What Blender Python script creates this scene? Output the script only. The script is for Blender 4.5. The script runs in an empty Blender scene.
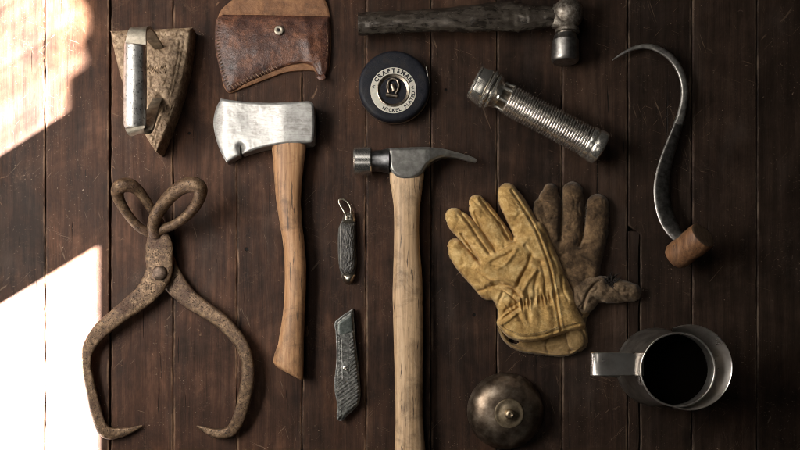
import bpy, math, random
import numpy as np
from mathutils import Vector, Matrix, noise as mn
from mathutils.geometry import delaunay_2d_cdt

random.seed(4); rng = np.random.default_rng(4)
scene = bpy.context.scene
COL = scene.collection

# ------------------------------------------------------------------ camera
S = 0.0012            # metres per photograph pixel on the table top
D = 0.95              # camera height
PX0, PY0 = 400.0, 335.0   # the point straight below the lens
cam_d = bpy.data.cameras.new('camera'); cam = bpy.data.objects.new('camera', cam_d); COL.objects.link(cam)
cam.location = (0, 0, D)
cam_d.sensor_width = 36.0
cam_d.lens = 36.0 * D / (800 * S)
cam_d.shift_y = (PY0 - 225.0) / 800.0
cam_d.clip_start = 0.02; cam_d.clip_end = 50
scene.camera = cam
scene.render.resolution_x = 1024; scene.render.resolution_y = 576

scene.cycles.filter_width = 0.95

# ------------------------------------------------------------------ light
scene.view_settings.view_transform = 'Standard'
scene.view_settings.look = 'None'
scene.view_settings.exposure = 0.0
scene.view_settings.gamma = 1.0
w = bpy.data.worlds.new('World'); scene.world = w; w.use_nodes = True
w.node_tree.nodes['Background'].inputs[0].default_value = (1.0, 0.93, 0.85, 1)
w.node_tree.nodes['Background'].inputs[1].default_value = 0.006

WALL_X = -0.70        # inner face of the wall with the window
def lamp(name, kind, loc, target, energy, color):
    d = bpy.data.lights.new(name, kind); d.energy = energy; d.color = color
    o = bpy.data.objects.new(name, d); COL.objects.link(o)
    o.location = loc
    o.rotation_euler = (Vector(target) - Vector(loc)).to_track_quat('-Z', 'Y').to_euler()
    return o, d
# daylight from the window as a whole
_, a = lamp('window_daylight', 'AREA', (WALL_X + 0.01, 0.22, 0.52), (0.05, 0.10, 0.0), 16.5, (1.0, 0.95, 0.88))
a.shape = 'RECTANGLE'; a.size = 0.62; a.size_y = 0.50
# soft light coming down off the pale ceiling
_, a2 = lamp('ceiling_glow', 'AREA', (-0.36, 0.80, 1.15), (0.0, 0.12, 0.0), 2.0, (1.0, 0.95, 0.88))
a2.shape = 'RECTANGLE'; a2.size = 0.30; a2.size_y = 0.75
_, a3 = lamp('ceiling_glow', 'AREA', (-0.30, -0.46, 1.40), (0.0, 0.05, 0.0), 0.9, (1.0, 0.94, 0.86))
a3.shape = 'RECTANGLE'; a3.size = 0.30; a3.size_y = 0.45
# the low hard light that comes through the two openings and draws the bright patches
el, az = math.radians(37.0), math.radians(30.3)
sun_dir = Vector((math.cos(el)*math.cos(az), math.cos(el)*math.sin(az), -math.sin(el)))
LPOS = Vector((-0.41, 0.05, 0)) - sun_dir * 4.5
_, sp = lamp('low_beam', 'SPOT', LPOS, (-0.44, 0.08, 0.0), 88000, (1.0, 0.97, 0.93))
sp.spot_size = math.radians(17); sp.spot_blend = 0.1; sp.shadow_soft_size = 0.034

# ------------------------------------------------------------------ helpers
def P(px, py, z=0.0):
    k = S * (D - z) / D
    return Vector(((px - PX0) * k, (PY0 - py) * k, z))
def PN(px, py, z):
    k = S * (D - z) / D
    return np.stack([(px - PX0) * k, (PY0 - py) * k, z + 0 * px], 1)
def V(px, py, z): return P(px, py, z * .001)      # z in millimetres

BASE = {}
def thing(name, label, cat, base, group=None):
    o = bpy.data.objects.new(name, None); COL.objects.link(o)
    o.empty_display_size = .02
    o.location = P(*base); o['label'] = label; o['category'] = cat
    if group: o['group'] = group
    BASE[o.name] = o.location.copy()
    return o
def finish(name, verts, faces, mat, parent=None, sharp=40, smooth=True):
    b = BASE[parent.name] if parent else Vector((0, 0, 0))
    me = bpy.data.meshes.new(name)
    me.from_pydata([(v[0]-b[0], v[1]-b[1], v[2]-b[2]) for v in verts], [], faces)
    me.validate(); me.update()
    if smooth:
        me.polygons.foreach_set('use_smooth', [True]*len(me.polygons))
        if sharp < 180: me.set_sharp_from_angle(angle=math.radians(sharp))
    mats = mat if isinstance(mat, list) else [mat]
    for m in mats: me.materials.append(m)
    o = bpy.data.objects.new(name, me); COL.objects.link(o)
    if parent: o.parent = parent
    BASE[o.name] = b
    return o
class MB:
    def __init__(s): s.v = []; s.f = []
    def add(s, vs, fs):
        n = len(s.v); s.v += [tuple(v) for v in vs]; s.f += [tuple(i+n for i in f) for f in fs]; return s
    def obj(s, name, mat, parent=None, sharp=40, smooth=True): return finish(name, s.v, s.f, mat, parent, sharp, smooth)
def tag(o, label=None, cat=None, group=None, kind=None):
    if label: o['label'] = label
    if cat: o['category'] = cat
    if group: o['group'] = group
    if kind: o['kind'] = kind
    return o

def catmull(pts, n, closed=False):
    pts = np.array(pts, float); m = len(pts)
    if closed: ext = np.vstack([pts[-1], pts, pts[0], pts[1]]); segs = m
    else: ext = np.vstack([2*pts[0]-pts[1], pts, 2*pts[-1]-pts[-2]]); segs = m-1
    out = []
    for i in range(segs):
        p0, p1, p2, p3 = ext[i:i+4]
        for t in np.arange(n)/n:
            out.append(.5*((2*p1)+(-p0+p2)*t+(2*p0-5*p1+4*p2-p3)*t*t+(-p0+3*p1-3*p2+p3)*t**3))
    if not closed: out.append(pts[-1])
    return np.array(out)
def resample(poly, step, closed=True):
    p = np.array(poly, float)
    if closed: p = np.vstack([p, p[:1]])
    seg = np.linalg.norm(np.diff(p[:, :2], axis=0), axis=1); s = np.concatenate([[0], np.cumsum(seg)])
    n = max(4, int(round(s[-1]/step)))
    t = np.linspace(0, s[-1], n+1)
    if closed: t = t[:-1]
    return np.stack([np.interp(t, s, p[:, k]) for k in range(p.shape[1])], 1)
def pdist(pts, line, closed=False, full=False):
    """distance from points to a polyline (and arc position)"""
    L = np.array(line, float)
    if closed: L = np.vstack([L, L[:1]])
    best = np.full(len(pts), 1e9); pos = np.zeros(len(pts)); s0 = 0.0
    for a, b in zip(L[:-1], L[1:]):
        d = b[:2]-a[:2]; l2 = max(d@d, 1e-12)
        t = np.clip(((pts-a[:2])@d)/l2, 0, 1)
        q = np.linalg.norm(pts-(a[:2]+t[:, None]*d), axis=1)
        m = q < best; best[m] = q[m]; pos[m] = s0+t[m]*math.sqrt(l2); s0 += math.sqrt(l2)
    return (best, pos, s0) if full else best
def inside(pts, poly):
    poly = np.array(poly); x, y = pts[:, 0], pts[:, 1]; r = np.zeros(len(pts), bool)
    j = len(poly)-1
    for i in range(len(poly)):
        xi, yi = poly[i][:2]; xj, yj = poly[j][:2]
        c = ((yi > y) != (yj > y)) & (x < (xj-xi)*(y-yi)/((yj-yi) if yj != yi else 1e-12)+xi)
        r ^= c; j = i
    return r
def vnoise(x, y, sc, seed=0.0, octv=4):
    return np.array([mn.fractal(Vector((a*sc, b*sc, seed)), 1.0, 2.0, octv) for a, b in zip(x, y)])

def hf(outline, step, ztop, zbot=None, smooth=3, foot=1.0):
    """solid with a traced outline (pixels) and a top height field in mm; ztop(x,y,d)"""
    o = catmull(outline, smooth, True) if smooth else np.array(outline, float)
    o = resample(o, step)
    lo, hi = o.min(0), o.max(0)
    gx, gy = np.meshgrid(np.arange(lo[0], hi[0], step), np.arange(lo[1], hi[1], step))
    gx = gx + (np.arange(gx.shape[0]) % 2)[:, None]*step*.5
    g = np.stack([gx.ravel(), gy.ravel()], 1)
    g = g[inside(g, o)]
    dg = pdist(g, o, True); k = dg > step*.55; g = g[k]; dg = dg[k]
    # ring just inside the rim for crisp edges
    pts = np.vstack([o, g]); n = len(o)
    res = delaunay_2d_cdt([Vector(p) for p in pts], [(i, (i+1) % n) for i in range(n)], [], 1, 1e-5)
    vv = np.array([tuple(p) for p in res[0]]); fs = [tuple(f) for f in res[2]]
    d = pdist(vv, o, True); d[d < 1e-3] = 0
    z = ztop(vv[:, 0], vv[:, 1], d)*.001 + 0*d
    top = PN(vv[:, 0], vv[:, 1], z)
    if zbot is None: zb = np.zeros(len(z))
    else: zb = zbot(vv[:, 0], vv[:, 1], d)*.001 + 0*d
    bot = top.copy(); bot[:, 2] = zb
    # outline edges = edges used once
    cnt = {}
    for f in fs:
        a2 = vv[f[0]]; b2 = vv[f[1]]; c2 = vv[f[2]]
    F = []
    for f in fs:
        A, B, C = top[f[0]], top[f[1]], top[f[2]]
        if (B[0]-A[0])*(C[1]-A[1])-(B[1]-A[1])*(C[0]-A[0]) < 0: f = f[::-1]
        F.append(f)
        for i in range(3):
            e = (f[i], f[(i+1) % 3]); 
            if (e[1], e[0]) in cnt: del cnt[(e[1], e[0])]
            else: cnt[e] = 1
    N = len(vv)
    mb = MB(); mb.add(np.vstack([top, bot]), F + [(f[0]+N, f[2]+N, f[1]+N) for f in F] + [(b, a, a+N, b+N) for a, b in cnt])
    return mb

def loft(rows, n=6, seg=24, pw=1.0, cap=True, dome=0, fn=None, perp=None, zshift=None):
    """rows: (cx, cy, halfwidth px, zc mm, halfheight mm)"""
    R = catmull(rows, n)
    if dome:
        def dm(r, t):
            out = []
            for a in np.linspace(0.12, 1, dome)[:-1]:
                pass
            return out
    T = np.gradient(R[:, :2], axis=0); T /= np.linalg.norm(T, axis=1)[:, None]+1e-9
    if dome:
        st, en = [], []
        for a in np.linspace(1, 0, dome+1)[:-1]:
            c = math.sqrt(max(0, 1-a*a)); 
            r = R[0].copy(); r[:2] -= T[0]*a*R[0][2]*.75; r[2] *= max(c, .03); r[4] *= max(c, .03); st.append((r, T[0]))
            r = R[-1].copy(); r[:2] += T[-1]*a*R[-1][2]*.75; r[2] *= max(c, .03); r[4] *= max(c, .03); en.append((r, T[-1]))
        R = np.vstack([[q[0] for q in st], R, [q[0] for q in en[::-1]]]); T = np.vstack([[q[1] for q in st], T, [q[1] for q in en[::-1]]])
    mb = MB(); vs = []
    for i, (r, t) in enumerate(zip(R, T)):
        p = np.array([-t[1], t[0]]) if perp is None else np.array(perp)
        for k in range(seg):
            th = 2*math.pi*k/seg; c, s = math.cos(th), math.sin(th)
            c = math.copysign(abs(c)**pw, c); s = math.copysign(abs(s)**pw, s)
            f = fn(i/len(R), th, r) if fn else 1.0
            vs.append(V(r[0]+p[0]*c*r[2]*f, r[1]+p[1]*c*r[2]*f, max(0.05, r[3]+s*r[4]*f)))
    m = len(R); fs = []
    for i in range(m-1):
        for k in range(seg):
            k2 = (k+1) % seg; fs.append((i*seg+k, i*seg+k2, (i+1)*seg+k2, (i+1)*seg+k))
    if cap:
        fs.append(tuple(range(seg))[::-1]); fs.append(tuple((m-1)*seg+k for k in range(seg)))
    # orientation
    mb.add(vs, [f[::-1] for f in fs] if perp is None else fs)
    return mb
def edges_rows(L, R, zc, hh):
    ys = sorted(set([p[1] for p in L]))
    out = []
    for y in ys:
        l = np.interp(y, [p[1] for p in L], [p[0] for p in L]); r = np.interp(y, [p[1] for p in R], [p[0] for p in R])
        z = zc(y) if callable(zc) else zc; h = hh(y) if callable(hh) else hh
        out.append((( l+r)/2, y, (r-l)/2, z, h))
    return out
def lathe(prof, org, axis, seg=48, nfac=None, fn=None):
    """prof: (t, r) in metres along axis from org"""
    a = Vector(axis).normalized(); q = a.to_track_quat('Z', 'Y'); u = q @ Vector((1, 0, 0)); v = q @ Vector((0, 1, 0))
    vs = []; fs = []; org = Vector(org)
    for i, (t, r) in enumerate(prof):
        for k in range(seg):
            th = 2*math.pi*k/seg; rr = max(r, 1e-5)
            if fn: rr *= fn(t, th)
            vs.append(org + a*t + (u*math.cos(th)+v*math.sin(th))*rr)
    for i in range(len(prof)-1):
        for k in range(seg):
            k2 = (k+1) % seg; fs.append((i*seg+k, i*seg+k2, (i+1)*seg+k2, (i+1)*seg+k))
    fs.append(tuple(range(seg))[::-1]); fs.append(tuple((len(prof)-1)*seg+k for k in range(seg)))
    return MB().add(vs, fs)
def tube(pts, r, seg=10, cap=True):
    pts = [Vector(p) for p in pts]; vs = []; fs = []; n = len(pts)
    up = Vector((0, 0, 1)); prev = None
    for i, p in enumerate(pts):
        t = (pts[min(i+1, n-1)]-pts[max(i-1, 0)]).normalized()
        if prev is None: u = t.orthogonal().normalized()
        else: u = (prev - t*prev.dot(t)).normalized()
        prev = u; v = t.cross(u); rr = r[i] if hasattr(r, '__len__') else r
        for k in range(seg):
            th = 2*math.pi*k/seg; vs.append(p+(u*math.cos(th)+v*math.sin(th))*rr)
    for i in range(n-1):
        for k in range(seg):
            k2 = (k+1) % seg; fs.append((i*seg+k, i*seg+k2, (i+1)*seg+k2, (i+1)*seg+k))
    fs.append(tuple(range(seg))[::-1]); fs.append(tuple((n-1)*seg+k for k in range(seg)))
    return MB().add(vs, fs)
def box(lo, hi):
    (x0, y0, z0), (x1, y1, z1) = lo, hi
    v = [(x0,y0,z0),(x1,y0,z0),(x1,y1,z0),(x0,y1,z0),(x0,y0,z1),(x1,y0,z1),(x1,y1,z1),(x0,y1,z1)]
    return v, [(3,2,1,0),(4,5,6,7),(0,1,5,4),(1,2,6,5),(2,3,7,6),(3,0,4,7)]

# ------------------------------------------------------------------ materials
class NT:
    def __init__(s, name):
        s.m = bpy.data.materials.new(name); s.m.use_nodes = True; s.t = s.m.node_tree
        s.b = s.t.nodes['Principled BSDF']; s.co = s.new('ShaderNodeTexCoord').outputs['Object']
    def new(s, t): return s.t.nodes.new(t)
    def ln(s, a, b): s.t.links.new(a, b)
    def put(s, sock, v):
        if hasattr(v, 'is_linked') or isinstance(v, bpy.types.NodeSocket): s.ln(v, sock)
        else:
            if sock.type == 'RGBA' and not hasattr(v, '__len__'): v = (v, v, v, 1)
            elif sock.type == 'RGBA' and len(v) == 3: v = (*v, 1)
            sock.default_value = v
    def map(s, scale=(1,1,1), loc=(0,0,0), rot=(0,0,0), vec=None):
        n = s.new('ShaderNodeMapping'); s.ln(vec or s.co, n.inputs[0])
        s.put(n.inputs['Scale'], scale); s.put(n.inputs['Location'], loc); s.put(n.inputs['Rotation'], rot); return n.outputs[0]
    def noise(s, scale, detail=4, rough=.55, dist=0, vec=None):
        n = s.new('ShaderNodeTexNoise'); s.ln(vec or s.co, n.inputs['Vector'])
        n.inputs['Scale'].default_value = scale; n.inputs['Detail'].default_value = detail
        n.inputs['Roughness'].default_value = rough; n.inputs['Distortion'].default_value = dist; return n.outputs['Fac']
    def voro(s, scale, feat='F1', vec=None):
        n = s.new('ShaderNodeTexVoronoi'); n.feature = feat; s.ln(vec or s.co, n.inputs['Vector']); n.inputs['Scale'].default_value = scale
        return n.outputs['Distance']
    def wave(s, scale, dist=2, detail=3, dscale=1, vec=None, dirn='X'):
        n = s.new('ShaderNodeTexWave'); s.ln(vec or s.co, n.inputs['Vector']); n.bands_direction = dirn
        n.inputs['Scale'].default_value = scale; n.inputs['Distortion'].default_value = dist
        n.inputs['Detail'].default_value = detail; n.inputs['Detail Scale'].default_value = dscale; return n.outputs['Fac']
    def ramp(s, fac, stops):
        n = s.new('ShaderNodeValToRGB'); s.ln(fac, n.inputs[0]); e = n.color_ramp.elements
        while len(e) < len(stops): e.new(.5)
        for i, (p, c) in enumerate(stops):
            e[i].position = p; e[i].color = (c, c, c, 1) if not hasattr(c, '__len__') else (*c[:3], 1)
        return n.outputs[0]
    def step(s, fac, lo, hi):
        n = s.new('ShaderNodeMapRange'); n.clamp = True; s.ln(fac, n.inputs[0])
        n.inputs[1].default_value = lo; n.inputs[2].default_value = hi; return n.outputs[0]
    def mix(s, f, a, b, mode='MIX'):
        n = s.new('ShaderNodeMix'); n.data_type = 'RGBA'; n.blend_type = mode
        s.put(n.inputs[0], f); s.put(n.inputs[6], a); s.put(n.inputs[7], b); return n.outputs[2]
    def math(s, op, a, b=0.0):
        n = s.new('ShaderNodeMath'); n.operation = op; s.put(n.inputs[0], a); s.put(n.inputs[1], b); return n.outputs[0]
    def bump(s, h, strength=.5, dist=.001, normal=None):
        n = s.new('ShaderNodeBump'); s.ln(h, n.inputs['Height']); n.inputs['Strength'].default_value = strength
        n.inputs['Distance'].default_value = dist
        if normal: s.ln(normal, n.inputs['Normal'])
        s.ln(n.outputs[0], s.b.inputs['Normal']); return n.outputs[0]
    def out(s, base=None, rough=None, metal=None, spec=None, **kw):
        I = s.b.inputs
        if base is not None: s.put(I['Base Color'], base)
        if rough is not None: s.put(I['Roughness'], rough)
        if metal is not None: s.put(I['Metallic'], metal)
        if spec is not None: s.put(I['Specular IOR Level'], spec)
        for k, v in kw.items(): s.put(I[k], v)
        return s.m

def metal_mat(name, c0, c1, c2, rough=(.3, .5), scale=120, rust=None, rust_amt=.55, bump=.25, metal=1.0, bscale=None, pits=None):
    n = NT(name)
    a = n.noise(scale, 6, .6); col = n.ramp(a, [(.3, c0), (.5, c1), (.72, c2)])
    big = n.noise(scale*.2, 4, .6)
    met = metal
    r = n.math('ADD', n.math('MULTIPLY', n.noise(scale*.6, 5), rough[1]-rough[0]), rough[0])
    if rust is not None:
        m = n.step(n.math('ADD', n.math('MULTIPLY', big, .7), n.math('MULTIPLY', n.noise(scale*1.7, 5, .7), .3)), rust_amt, rust_amt+.12)
        col = n.mix(m, col, rust); met = n.math('MULTIPLY', n.math('SUBTRACT', 1.0, m), metal)
        r = n.math('ADD', r, n.math('MULTIPLY', m, .3))
    h = n.noise(bscale or scale*2.5, 5, .65)
    if pits:
        pv = n.step(n.noise(pits, 3, .5), .60, .68); col = n.mix(n.math('MULTIPLY', pv, .75), col, (.02, .016, .012)); h = n.math('SUBTRACT', h, n.math('MULTIPLY', pv, .8))
    if bump > 0: n.bump(h, bump, .0006)
    return n.out(col, r, met)

def steel_scratched():
    n = NT('ground_axe_steel')
    a = n.noise(110, 7, .65, .4); b = n.noise(700, 4, .6, .2, n.map((.08, 1, 1), rot=(0, 0, .2))); g = n.noise(28, 5, .6)
    f = n.math('ADD', n.math('ADD', n.math('MULTIPLY', a, .45), n.math('MULTIPLY', b, .30)), n.math('MULTIPLY', g, .25))
    col = n.ramp(f, [(.38, (.23, .215, .20)), (.5, (.37, .36, .345)), (.62, (.47, .46, .44))])
    st = n.step(n.noise(85, 6, .7, .8, n.map(loc=(2, 1, 0))), .60, .70); col = n.mix(n.math('MULTIPLY', st, .55), col, (.16, .125, .10))
    pt = n.step(n.noise(650, 2, .5), .70, .74); col = n.mix(n.math('MULTIPLY', pt, .6), col, (.10, .08, .065))
    n.bump(n.math('ADD', b, n.math('MULTIPLY', a, .6)), .3, .0005)
    return n.out(col, n.math('ADD', n.math('MULTIPLY', a, .25), .32), n.math('SUBTRACT', .66, n.math('MULTIPLY', st, .4)))

def wood_handle(name, c0, c1, c2, along='Y', dirt=(.05, .03, .02)):
    n = NT(name)
    sc = (1, .05, 1) if along == 'Y' else (.05, 1, 1)
    v = n.map(sc); g = n.noise(900, 6, .7, .3, v); g2 = n.noise(160, 4, .6, 1.2, v)
    ring = n.wave(60, 6, 3, .8, n.map((1, .12, 1) if along == 'Y' else (.12, 1, 1)), 'X' if along == 'Y' else 'Y')
    f = n.math('ADD', n.math('ADD', n.math('MULTIPLY', g, .40), n.math('MULTIPLY', g2, .52)), n.math('MULTIPLY', ring, .08))
    col = n.ramp(f, [(.3, c0), (.5, c1), (.68, c2)])
    st = n.step(n.noise(430, 3, .65, .3, n.map((1, .07, 1) if along == 'Y' else (.07, 1, 1), (3, 1, 2))), .605, .67)
    col = n.mix(n.math('MULTIPLY', st, .85), col, dirt)
    big = n.step(n.noise(34, 7, .72, .6), .49, .70); col = n.mix(n.math('MULTIPLY', big, .6), col, dirt)
    n.bump(n.math('SUBTRACT', g, n.math('MULTIPLY', st, .8)), .35, .0006)
    return n.out(col, n.math('ADD', n.math('MULTIPLY', g2, .25), .42), 0, .4)

def leather_mat(name, c0, c1, c2, scuff, rough=(.35, .6), bump=.3, gscale=900):
    n = NT(name)
    a = n.noise(60, 6, .65, .4); b = n.noise(300, 5, .6)
    col = n.ramp(n.math('ADD', n.math('MULTIPLY', a, .7), n.math('MULTIPLY', b, .3)), [(.32, c0), (.5, c1), (.66, c2)])
    sc = n.step(n.noise(700, 2, .5, 3.0, n.map((.4, 1, 1), rot=(0, 0, .6))), .66, .72)
    sc2 = n.math('MULTIPLY', sc, n.step(n.noise(45, 3), .45, .6))
    col = n.mix(n.math('MULTIPLY', sc2, .7), col, scuff)
    cell = n.voro(gscale); n.bump(n.math('ADD', n.math('ADD', n.math('MULTIPLY', cell, .5), n.math('MULTIPLY', b, .8)), n.math('MULTIPLY', n.noise(110, 6, .7), 1.6)), bump, .0009)
    return n.out(col, n.math('ADD', n.math('MULTIPLY', a, rough[1]-rough[0]), rough[0]), 0, .5)

def suede_mat(name, c0, c1, c2, grime, amt=.6):
    n = NT(name)
    a = n.noise(55, 7, .68, .6); b = n.noise(320, 4, .6)
    col = n.ramp(n.math('ADD', n.math('MULTIPLY', a, .8), n.math('MULTIPLY', b, .2)), [(.38, c0), (.5, c1), (.62, c2)])
    g = n.step(n.noise(26, 5, .7, .4, n.map((1, 1, 1), (5, 2, 1))), .5, .72)
    col = n.mix(n.math('MULTIPLY', g, amt), col, grime)
    n.bump(n.math('ADD', n.math('MULTIPLY', n.noise(1300, 3, .6), .35), n.math('MULTIPLY', n.noise(200, 6, .6), 1.5)), .55, .001)
    return n.out(col, .85, 0, .2, **{'Sheen Weight': .15, 'Sheen Roughness': .5})
def plain(name, c, rough=.6, metal=0, spec=.4):
    n = NT(name); a = n.noise(300, 5, .6)
    col = n.mix(a, tuple(x*.7 for x in c), tuple(min(1, x*1.25) for x in c))
    n.bump(a, .2, .0004); return n.out(col, rough, metal, spec)

# table top of old boards
def wood_planks():
    n = NT('dark_board_wood')
    at = n.new('ShaderNodeAttribute'); at.attribute_name = 'board'; pid = at.outputs['Fac']
    tn = n.new('ShaderNodeAttribute'); tn.attribute_name = 'falloff_tone'; falloff_tone = tn.outputs['Fac']
    cb = n.new('ShaderNodeCombineXYZ'); n.ln(n.math('MULTIPLY', pid, .37), cb.inputs[0]); n.ln(n.math('MULTIPLY', pid, 1.93), cb.inputs[1]); n.ln(n.math('MULTIPLY', pid, .71), cb.inputs[2])
    va = n.new('ShaderNodeVectorMath'); va.operation = 'ADD'; n.ln(n.co, va.inputs[0]); n.ln(cb.outputs[0], va.inputs[1]); v = va.outputs[0]
    g1 = n.noise(1000, 5, .75, .5, n.map((1, .014, 1), vec=v))
    g2 = n.noise(170, 6, .65, 1.5, n.map((1, .05, 1), vec=v))
    fig = n.wave(22, 14, 4, .7, n.map((1, .14, 1), vec=v))
    bl = n.noise(13, 8, .68, .5, v)
    bl2 = n.noise(46, 8, .72, .8, n.map((1, .35, 1), vec=v))
    f = n.math('ADD', n.math('MULTIPLY', g1, .15), n.math('MULTIPLY', g2, .15))
    f = n.math('ADD', f, n.math('MULTIPLY', fig, .035)); f = n.math('ADD', f, n.math('MULTIPLY', bl, .38)); f = n.math('ADD', f, n.math('MULTIPLY', bl2, .24))
    wn = n.new('ShaderNodeTexWhiteNoise'); wn.noise_dimensions = '1D'; n.ln(pid, wn.inputs['W'])
    f = n.math('ADD', f, n.math('MULTIPLY', n.math('SUBTRACT', wn.outputs['Value'], .5), .055))
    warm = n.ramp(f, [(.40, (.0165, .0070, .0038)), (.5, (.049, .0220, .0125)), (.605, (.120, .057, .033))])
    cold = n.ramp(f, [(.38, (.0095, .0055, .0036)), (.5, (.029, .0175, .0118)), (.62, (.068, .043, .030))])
    col = n.mix(falloff_tone, warm, cold)  # boards turn greyer to the right; their darkening paints in the light falloff
    # greyer weathered areas and redder ones
    hue = n.noise(19, 5, .6, .4, n.map((1, .4, 1), (7, 1, 3), vec=v))
    col = n.mix(n.math('MULTIPLY', n.step(hue, .54, .70), .65), col, n.ramp(f, [(.40, (.018, .0115, .0085)), (.60, (.062, .045, .036))]))
    col = n.mix(n.math('MULTIPLY', n.step(hue, .46, .30), n.math('MULTIPLY', n.math('SUBTRACT', 1.0, falloff_tone), .6)), col, n.ramp(f, [(.40, (.036, .0135, .006)), (.60, (.165, .072, .035))]))
    # hard dark pores and drying cracks
    pore = n.step(g1, .60, .72); col = n.mix(n.math('MULTIPLY', pore, .22), col, (.008, .004, .0025))
    ck = n.step(n.noise(240, 2, .5, .7, n.map((1, .045, 1), (2, 0, 4), vec=v)), .715, .745)
    col = n.mix(n.math('MULTIPLY', ck, .85), col, (.005, .003, .002))
    kn = n.step(n.voro(11, vec=n.map((1, .5, 1), (.3, .1, 0), vec=v)), .080, .035)
    col = n.mix(n.math('MULTIPLY', kn, .7), col, (.010, .005, .003))
    hole = n.step(n.voro(14, vec=n.map(loc=(.43, .22, 0), vec=v)), .034, .024)
    col = n.mix(hole, col, (.003, .002, .0015))
    # knocks and rubbed patches, pale flecks, scratches
    kc = n.noise(60, 5, .7, 1.0, n.map(loc=(3, 8, 1), vec=v)); dent = n.step(kc, .665, .70)
    col = n.mix(n.math('MULTIPLY', dent, .55), col, n.mix(falloff_tone, (.25, .145, .085), (.13, .095, .070)))
    rb = n.math('MULTIPLY', n.step(n.noise(20, 7, .78, .8, n.map((1, .8, 1), (1, 5, 2), vec=v)), .56, .72), n.step(n.noise(420, 3, .7, 0, v), .42, .60))
    col = n.mix(n.math('MULTIPLY', rb, .38), col, n.mix(falloff_tone, (.20, .115, .070), (.12, .088, .066)))
    sp = n.math('MULTIPLY', n.step(n.noise(480, 3, .6, .5, v), .665, .70), n.step(n.noise(17, 4, .6, 0, n.map(loc=(4, 3, 1), vec=v)), .50, .60))
    col = n.mix(n.math('MULTIPLY', sp, .8), col, (.34, .26, .19))
    sp3 = n.step(n.voro(60, vec=n.map(loc=(.2, .7, .1), vec=v)), .034, .018)
    col = n.mix(n.math('MULTIPLY', sp3, .75), col, (.34, .27, .20))
    scv = n.noise(9, 3)
    for k, (rz, lo) in enumerate(((.35, 0), (1.25, 3), (2.3, 6))):
        sc = n.math('MULTIPLY', n.step(n.noise(300, 1, .5, 1.6, n.map((.06, 1, 1), (lo, lo, 0), vec=n.map(rot=(0, 0, rz), vec=v))), .715, .74), n.step(n.noise(15, 3, .6, 0, n.map(loc=(lo, 2, lo), vec=v)), .53, .60))
        col = n.mix(n.math('MULTIPLY', sc, .38), col, (.22, .155, .105))
    # worn edges beside the joints
    ed = n.new('ShaderNodeAttribute'); ed.attribute_name = 'rim'
    em = n.math('MULTIPLY', ed.outputs['Fac'], n.step(n.noise(70, 5, .7, 0, n.map((1, .3, 1), vec=v)), .46, .62))
    col = n.mix(n.math('MULTIPLY', em, .65), col, n.mix(falloff_tone, (.26, .155, .095), (.17, .125, .090)))
    h = n.math('ADD', n.math('MULTIPLY', g1, .55), n.math('MULTIPLY', g2, .5)); h = n.math('ADD', h, n.math('MULTIPLY', bl2, .5))
    h = n.math('SUBTRACT', h, n.math('MULTIPLY', ck, 1.2)); h = n.math('ADD', h, n.math('MULTIPLY', sp, .5)); h = n.math('SUBTRACT', h, n.math('MULTIPLY', kn, .3))
    h = n.math('SUBTRACT', h, n.math('MULTIPLY', dent, .35)); h = n.math('SUBTRACT', h, n.math('MULTIPLY', hole, 2.0))
    n.bump(h, .55, .0009)
    return n.out(col, n.math('ADD', n.math('MULTIPLY', bl2, .3), .46), 0, .17)

M = {}
def sheer():
    m = bpy.data.materials.new('sheer_cloth'); m.use_nodes = True; t = m.node_tree; t.nodes.clear()
    o = t.nodes.new('ShaderNodeOutputMaterial'); tr = t.nodes.new('ShaderNodeBsdfTransparent'); df = t.nodes.new('ShaderNodeBsdfDiffuse'); mx = t.nodes.new('ShaderNodeMixShader')
    tc = t.nodes.new('ShaderNodeTexCoord'); mp = t.nodes.new('ShaderNodeMapping'); mp.inputs['Scale'].default_value = (1, 1, .12); nz = t.nodes.new('ShaderNodeTexNoise'); nz.inputs['Scale'].default_value = 34; nz.inputs['Detail'].default_value = 5
    rp = t.nodes.new('ShaderNodeMapRange'); rp.inputs[1].default_value = .35; rp.inputs[2].default_value = .68; rp.inputs[3].default_value = .05; rp.inputs[4].default_value = .50
    t.links.new(tc.outputs['Object'], mp.inputs[0]); t.links.new(mp.outputs[0], nz.inputs['Vector']); t.links.new(nz.outputs['Fac'], rp.inputs[0]); t.links.new(rp.outputs[0], mx.inputs[0])
    df.inputs[0].default_value = (.6, .55, .48, 1); t.links.new(tr.outputs[0], mx.inputs[1]); t.links.new(df.outputs[0], mx.inputs[2]); t.links.new(mx.outputs[0], o.inputs[0])
    return m
M['sheer'] = sheer()
M['boards'] = wood_planks()
M['under'] = plain('dark_underlay', (.010, .007, .005), .9)
M['wall'] = plain('wall_plaster', (.05, .045, .04), .9)
M['iron_cast'] = metal_mat('rusty_cast_iron', (.085, .050, .028), (.245, .165, .10), (.44, .325, .215), (.46, .66), 190, (.15, .08, .042), .56, 1.0, .25, 430)
M['iron_strap'] = metal_mat('worn_strap_metal', (.12, .102, .078), (.25, .22, .175), (.40, .36, .295), (.38, .6), 110, (.12, .08, .05), .55, .3, .8)
M['iron_grip'] = metal_mat('chipped_silver_grip', (.26, .25, .24), (.54, .53, .51), (.74, .73, .71), (.26, .45), 90, (.13, .11, .09), .60, .4, .8, None, 330)
M['tong'] = metal_mat('forged_rusty_steel', (.048, .027, .015), (.116, .070, .038), (.25, .165, .096), (.34, .58), 190, (.065, .030, .015), .52, 1.0, .5, 420, 620)
M['rivet'] = metal_mat('dark_rivet_steel', (.05, .035, .026), (.11, .075, .055), (.2, .14, .10), (.4, .6), 300, None, .5, .4, .7)
M['axe_steel'] = steel_scratched()
M['axe_wood'] = wood_handle('honey_axe_handle_wood', (.20, .095, .042), (.40, .215, .105), (.54, .33, .175))
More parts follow.
